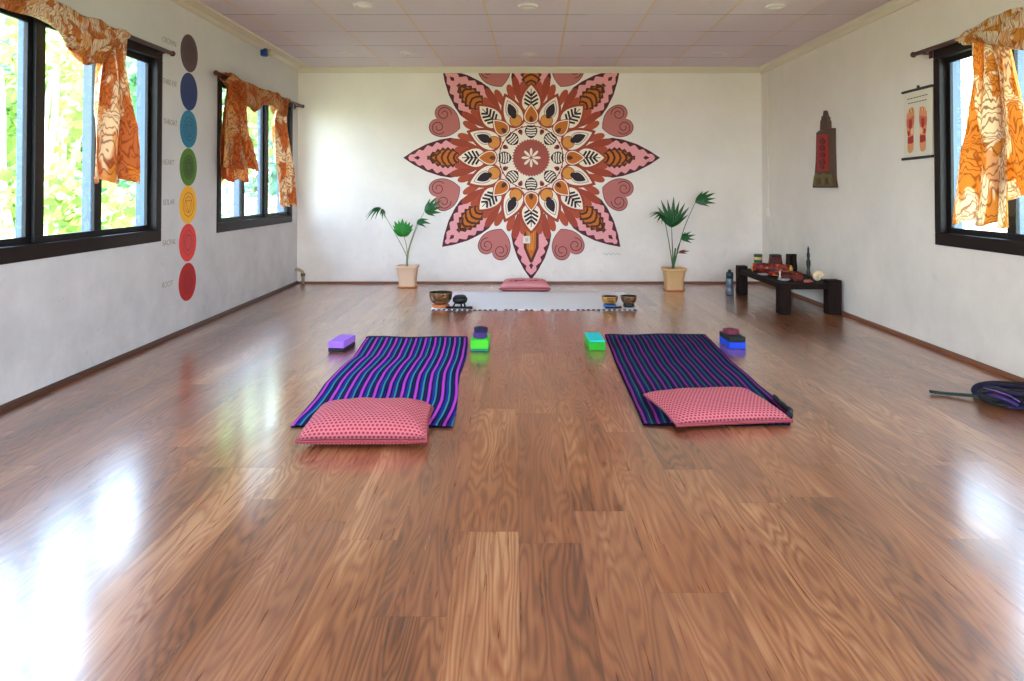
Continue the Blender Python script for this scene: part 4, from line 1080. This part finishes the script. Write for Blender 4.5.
# small white pieces
x, y = 2.31, 6.36
m = MB(); m.lathe([(.009, 0), (.012, .006), (.006, .02), (.007, .045), (.010, .05), (.003, .062)], (x, y, ZT), mat('white_porcelain', (226, 220, 210), .3), 16); tag(m.build('candle_figure', loc=(x, y, ZT)), 'tiny white standing figure at the front of the bench', 'figurine')
for (xa, ya, l, lab) in ((2.24, 6.56, .06, 'flat white dish on the bench in front of the brocade bolster'), (2.42, 6.35, .05, 'pale grey dish on the bench right of the tiny white figure'), (2.275, 6.17, .055, 'white shallow dish at the front left leg of the bench')):
    m = MB(); m.lathe([(l*.4, .0), (l*.7, .006), (l, .014), (l*.95, .014), (l*.6, .008), (.001, .006)], (xa, ya, ZT), mat('pale_ceramic', (190, 190, 196), .4), 22, closed=False); tag(m.build('small_dish', loc=(xa, ya, ZT)), lab, 'dish', 'small dishes on the bench')
# carved red-brown pieces
def lump(name, label, x, y, rx, ry, h, mt, sd, cat, n=16):
    random.seed(sd); ph = [random.uniform(0, 6) for _ in range(6)]
    m = MB()
    def fn(u, v):
        a = 2*pi*u; b = pi*v; k = 1+.16*sin(3*a+ph[0]+4*b)+.10*sin(5*a+ph[1]-3*b)+.06*sin(9*b+ph[2]+2*a)
        return (x+rx*k*cos(a)*sin(b), y+ry*k*sin(a)*sin(b), ZT+max(0, h*.5-h*.5*cos(b)*k)+.0005)
    m.grid(fn, 26, n, mt, wrapu=True); return tag(m.build(name, loc=(x, y, ZT)), label, cat)
RB = mat('red_brown_carving', (120, 48, 36), .5); SHL = mat('cream_shell', (226, 204, 168), .35); PKS = mat('pink_stone', (170, 96, 84), .5)
lump('carved_stone', 'rough red-brown stone in the middle of the bench front', 2.375, 6.12, .038, .032, .055, RB, 3, 'stone')
lump('carved_stone', 'larger dark red carved stone left of the standing statue', 2.34, 6.24, .05, .035, .045, mat('dark_red_stone', (90, 34, 28), .5), 5, 'stone')
lump('pink_stone', 'flat pinkish stone directly at the foot of the standing statue', 2.425, 6.04, .035, .024, .025, PKS, 9, 'stone')
m = MB(); cx, cy = 2.535, 6.105   # spiral shell
P = []; Rr = []
for i in range(60):
    t = i/59; a = t*4.6*pi; rr = .036*(1-t*.93); P.append((cx+rr*cos(a)*.7, cy-.01+.02*t, ZT+.043+rr*sin(a)*.7+.02*t)); Rr.append(.030*(1-t*.93)+.002)
m.tube(P, Rr, SHL, 14); sh = tag(m.build('sea_shell', loc=(cx, cy, ZT)), 'cream spiral sea shell at the right front corner of the bench', 'shell')
# slim statue
x, y = 2.455, 6.10
r = thing('slim_statue', 'slim black standing statue rising from the front of the bench', 'statue', (x, y, ZT))
m = MB(); m.lathe([(.024, 0), (.026, .01), (.018, .022), (.013, .03)], (x, y, ZT), BK, 20); m.build('pedestal', r)
m = MB(); m.lathe([(a_*.74, b_) for a_, b_ in [(.013, .03), (.019, .05), (.021, .08), (.015, .10), (.017, .125), (.024, .145), (.024, .17), (.017, .185), (.013, .195), (.018, .21), (.018, .235), (.012, .248), (.011, .262), (.013, .27), (.009, .285), (.004, .297), (.001, .30)]], (x, y, ZT), BK, 18); m.build('figure', r)
# bottle on the floor
x, y = 2.075, 7.06
r = thing('water_bottle', 'blue-grey clear water bottle with a dark cap on the floor beside the bench', 'bottle', (x, y, 0))
WB = mat('blue_grey_plastic', (110, 128, 146), .2, 0, .6, Transmission_Weight=.45)
m = MB(); m.lathe([(.032, .001), (.037, .006), (.037, .07), (.034, .075), (.037, .08), (.037, .15), (.033, .165), (.030, .17)], (x, y, 0), WB, 26); m.build('bottle_body', r)
m = MB(); m.lathe([(.034, .165), (.034, .215), (.028, .222), (.016, .226), (.016, .243), (.012, .246)], (x, y, 0), mat('dark_teal_cap', (30, 56, 66), .4), 24); m.build('cap', r)

# ------------------------------------------------------------------ outdoors
GRASS = NT('grass_ground'); n_ = GRASS.noise(GRASS.pos(), 3, 4).outputs[0]; GRASS.col(GRASS.mix(n_, lin((134, 142, 96)), lin((176, 170, 132)))); GRASS.set(Roughness=.9)
m = MB(); m.box((-60, -50, -.5), (60, 70, -.3), GRASS.m); tag(m.build('lawn'), 'sunlit green lawn seen outside through the windows', 'lawn', kind='stuff')
m = MB(); m.box((XL-T, YF-T, -.3), (XR+T, YB+T, -.12), M_EXT); struct(m.build('foundation'))
CONC = mat('pale_concrete', (176, 168, 160), .8)
m = MB(); m.box((-8.2, -8, -.298), (-8.0, 40, .70), CONC); m.box((-8.25, -8, .70), (-7.95, 40, .76), CONC); tag(m.build('garden_wall'), 'low grey garden wall outside the left windows', 'wall')
def fol(name, a, b):
    k = NT(name); oi = k.noise(k.pos(), 1.2, 2).outputs[0]; c = k.mix(k.math('MULTIPLY_ADD', oi, 2.2, -.6, clamp=True), lin(a), lin(b)); k.col(c); k.set(Roughness=.5)
    t = k.n('BsdfTranslucent'); k.link(c, t.inputs[0]); mx = k.n('MixShader'); mx.inputs[0].default_value = .4
    k.link(k.b.outputs[0], mx.inputs[1]); k.link(t.outputs[0], mx.inputs[2]); k.link(mx.outputs[0], k.out.inputs[0]); return k.m
FOL = [fol('yellow_green_leaves', (112, 146, 56), (168, 184, 104)), fol('mid_green_leaves', (70, 124, 72), (124, 166, 112)), fol('blue_green_leaves', (72, 132, 112), (130, 180, 156))]
BARK = mat('pale_bark', (206, 196, 176), .8)
def tree(label, x, y, h, cr, nl, mt, sd, lean=.0, trunks=3, low=.35, leaf=.16):
    random.seed(sd)
    r = thing('garden_tree', label, 'tree', (x, y, -.3), 'trees outside the windows')
    m = MB()
    for k in range(trunks):
        a = random.uniform(0, 6.28); dx, dy = cos(a)*.5, sin(a)*.5
        P = [(x+dx*.3+dx*t*1.1+lean*t*h*.3+.06*sin(t*6+k), y+dy*.3+dy*t*1.1, -.3+h*.85*t) for t in [i/10 for i in range(11)]]
        m.tube(P, [.06*(1-.75*i/10)+.012 for i in range(11)], BARK, 8)
    m.build('trunk', r)
    m = MB()
    cl = [(random.gauss(0, cr*.45), random.gauss(0, cr*.45), h*(low+(1-low)*random.random()**.8), random.uniform(.35, .8)*cr*.5) for _ in range(26)]
    for i in range(nl):
        c = random.choice(cl); p = Vector((x+lean*c[2]*.3, y, -.3))+Vector(c[:3])+Vector([random.gauss(0, c[3]*.5) for _ in range(3)])
        d = Vector([random.gauss(0, 1) for _ in range(3)]).normalized(); e = d.orthogonal().normalized(); L = leaf*random.uniform(.6, 1.5); d *= L; e *= L*.36
        m.poly([p, p+d*.45+e, p+d, p+d*.45-e], mt)
    m.build('crown', r)
spec = [(-6.2, 9.2, 5.2, 1.5, 1500, 0), (-9.8, 10.5, 7, 2.2, 2200, 1), (-11.5, 13.5, 8, 2.4, 2000, 2), (-9.4, 14.6, 7, 2.2, 1800, 0), (-12.5, 17.8, 9, 2.6, 2200, 1), (-10.2, 19.5, 8, 2.4, 1900, 2),
        (-14.5, 23, 10, 3, 2200, 1), (-10, 25, 9, 3, 2000, 0), (-9.2, 7.0, 6, 2, 1800, 1), (-6.6, 13.2, 4.6, 1.2, 900, 1), (-10.6, 30, 10, 3.5, 2000, 2), (-7.4, 6.0, 4.5, 1.3, 1300, 0)]
labs = ['yellow-green young tree close outside the near left window', 'bushy green tree behind the low wall left of the curtain tail', 'blue-green tree standing far behind the low garden wall', 'yellow-green tree behind the wall between the left windows',
        'green tree deep in the garden beyond the left windows', 'blue-green tree seen through the far left window, middle pane', 'distant green tree beyond the far left window', 'wide yellow-green tree seen past the far window right tail',
        'green tree at the left picture edge beyond the wall', 'small slender green tree seen in the far left window', 'most distant blue-green tree at the end of the low wall', 'short yellow-green tree nearest the left picture edge']
for i, (s_, lb) in enumerate(zip(spec, labs)):
    hh = 1.35+sqrt(s_[0]**2+s_[1]**2)*(.17+.05*((i*7) % 5)/4); s_ = (s_[0], s_[1], hh, min(s_[3], hh*.55), int(s_[4]*1.25), s_[5]); dd = sqrt(s_[0]**2+s_[1]**2)
    tree(lb, *s_[:5], FOL[s_[5]], 20+i, trunks=4, low=.16, leaf=.17*max(1, dd/13))
for i, (x, y, h, cr, nl, c) in enumerate([(11, 11.5, 5, 2.2, 1500, 2), (14, 17, 6, 2.5, 1500, 1)]):
    tree(['pale tree standing beyond the right window behind the curtain', 'distant green tree beyond the right window'][i], x, y, h, cr, nl, FOL[c], 60+i, trunks=3, low=.3, leaf=.22)
# shrub bed along the wall
for i in range(9):
    random.seed(90+i); x, y = -6.75+random.uniform(-.1, .1), 7+i*2.6; m = MB()
    for j in range(520):
        p = Vector((x+max(-.95, min(.95, random.gauss(0, .38))), y+max(-1.1, min(1.1, random.gauss(0, .5))), -.25+abs(random.gauss(0, .38)))); d = Vector([random.gauss(0, 1) for _ in range(3)]).normalized(); e = d.orthogonal().normalized(); L = .15; d *= L; e *= L*.36
        m.poly([p, p+d*.45+e, p+d, p+d*.45-e], FOL[(i+1) % 3])
    tag(m.build('garden_shrub', loc=(x, y, -.3)), 'low leafy shrub in the bed before the garden wall outside', 'shrub', 'row of shrubs along the garden wall')

# ------------------------------------------------------------------ light
sc = bpy.context.scene
w = bpy.data.worlds.new('sky'); sc.world = w; w.use_nodes = True; nt = w.node_tree; bg = nt.nodes['Background']
tc = nt.nodes.new('ShaderNodeTexCoord'); sp = nt.nodes.new('ShaderNodeSeparateXYZ'); cr = nt.nodes.new('ShaderNodeValToRGB')
nt.links.new(tc.outputs['Generated'], sp.inputs[0]); nt.links.new(sp.outputs[2], cr.inputs[0]); nt.links.new(cr.outputs[0], bg.inputs[0])
el = cr.color_ramp.elements; el[0].position = 0; el[0].color = (.80, .90, 1.0, 1); el[1].position = .6; el[1].color = (.48, .66, 1.0, 1)
SKY = 5.2; bg.inputs[1].default_value = SKY
su = bpy.data.lights.new('sun', 'SUN'); su.energy = 10; su.angle = radians(2); su.color = (1, .96, .88)
so = bpy.data.objects.new('sun', su); C.objects.link(so)
dv = Vector((-.50, .28, -.95)).normalized(); so.rotation_euler = dv.to_track_quat('-Z', 'Y').to_euler()
def portal(name, c, rot, sx, sy):
    l = bpy.data.lights.new(name, 'AREA'); l.shape = 'RECTANGLE'; l.size = sx; l.size_y = sy; l.cycles.is_portal = True
    o = bpy.data.objects.new(name, l); C.objects.link(o); o.location = c; o.rotation_euler = rot
for i, (a, b, z0, z1) in enumerate(HL): portal('sky_portal', (XL-T-.02, (a+b)/2, (z0+z1)/2), (0, -pi/2, 0), z1-z0, b-a)
for i, (a, b, z0, z1) in enumerate(HR): portal('sky_portal', (XR+T+.02, (a+b)/2, (z0+z1)/2), (0, pi/2, 0), z1-z0, b-a)
portal('sky_portal', ((DY0+DY1)/2, YF-T-.02, DZ/2), (pi/2, 0, 0), DY1-DY0, DZ)

# ------------------------------------------------------------------ camera and view
cd = bpy.data.cameras.new('camera'); cam = bpy.data.objects.new('camera', cd); C.objects.link(cam); sc.camera = cam
cd.sensor_fit = 'HORIZONTAL'; cd.sensor_width = 36; cd.lens = FPX/1024*36
cam.location = (0, 0, H); cam.rotation_euler = (pi/2+PITCH, 0, 0)
cd.shift_x = (512-PX)/1024; cd.shift_y = (PY-340.5)/1024
cd.clip_start = .01; cd.clip_end = 300
vs = sc.view_settings; vs.view_transform = 'Standard'; vs.look = 'None'; vs.gamma = 1; vs.use_curve_mapping = False
vs.exposure = 1.98
cy = sc.cycles; cy.use_denoising = True; cy.max_bounces = 12; cy.diffuse_bounces = 7; cy.glossy_bounces = 4; cy.transparent_max_bounces = 12
cy.caustics_reflective = False; cy.caustics_refractive = False; cy.sample_clamp_indirect = 8
try: cy.denoiser = 'OPENIMAGEDENOISE'; cy.denoising_input_passes = 'RGB_ALBEDO_NORMAL'
except Exception: pass
for o in bpy.data.objects:
    if '_o' in o: del o['_o']
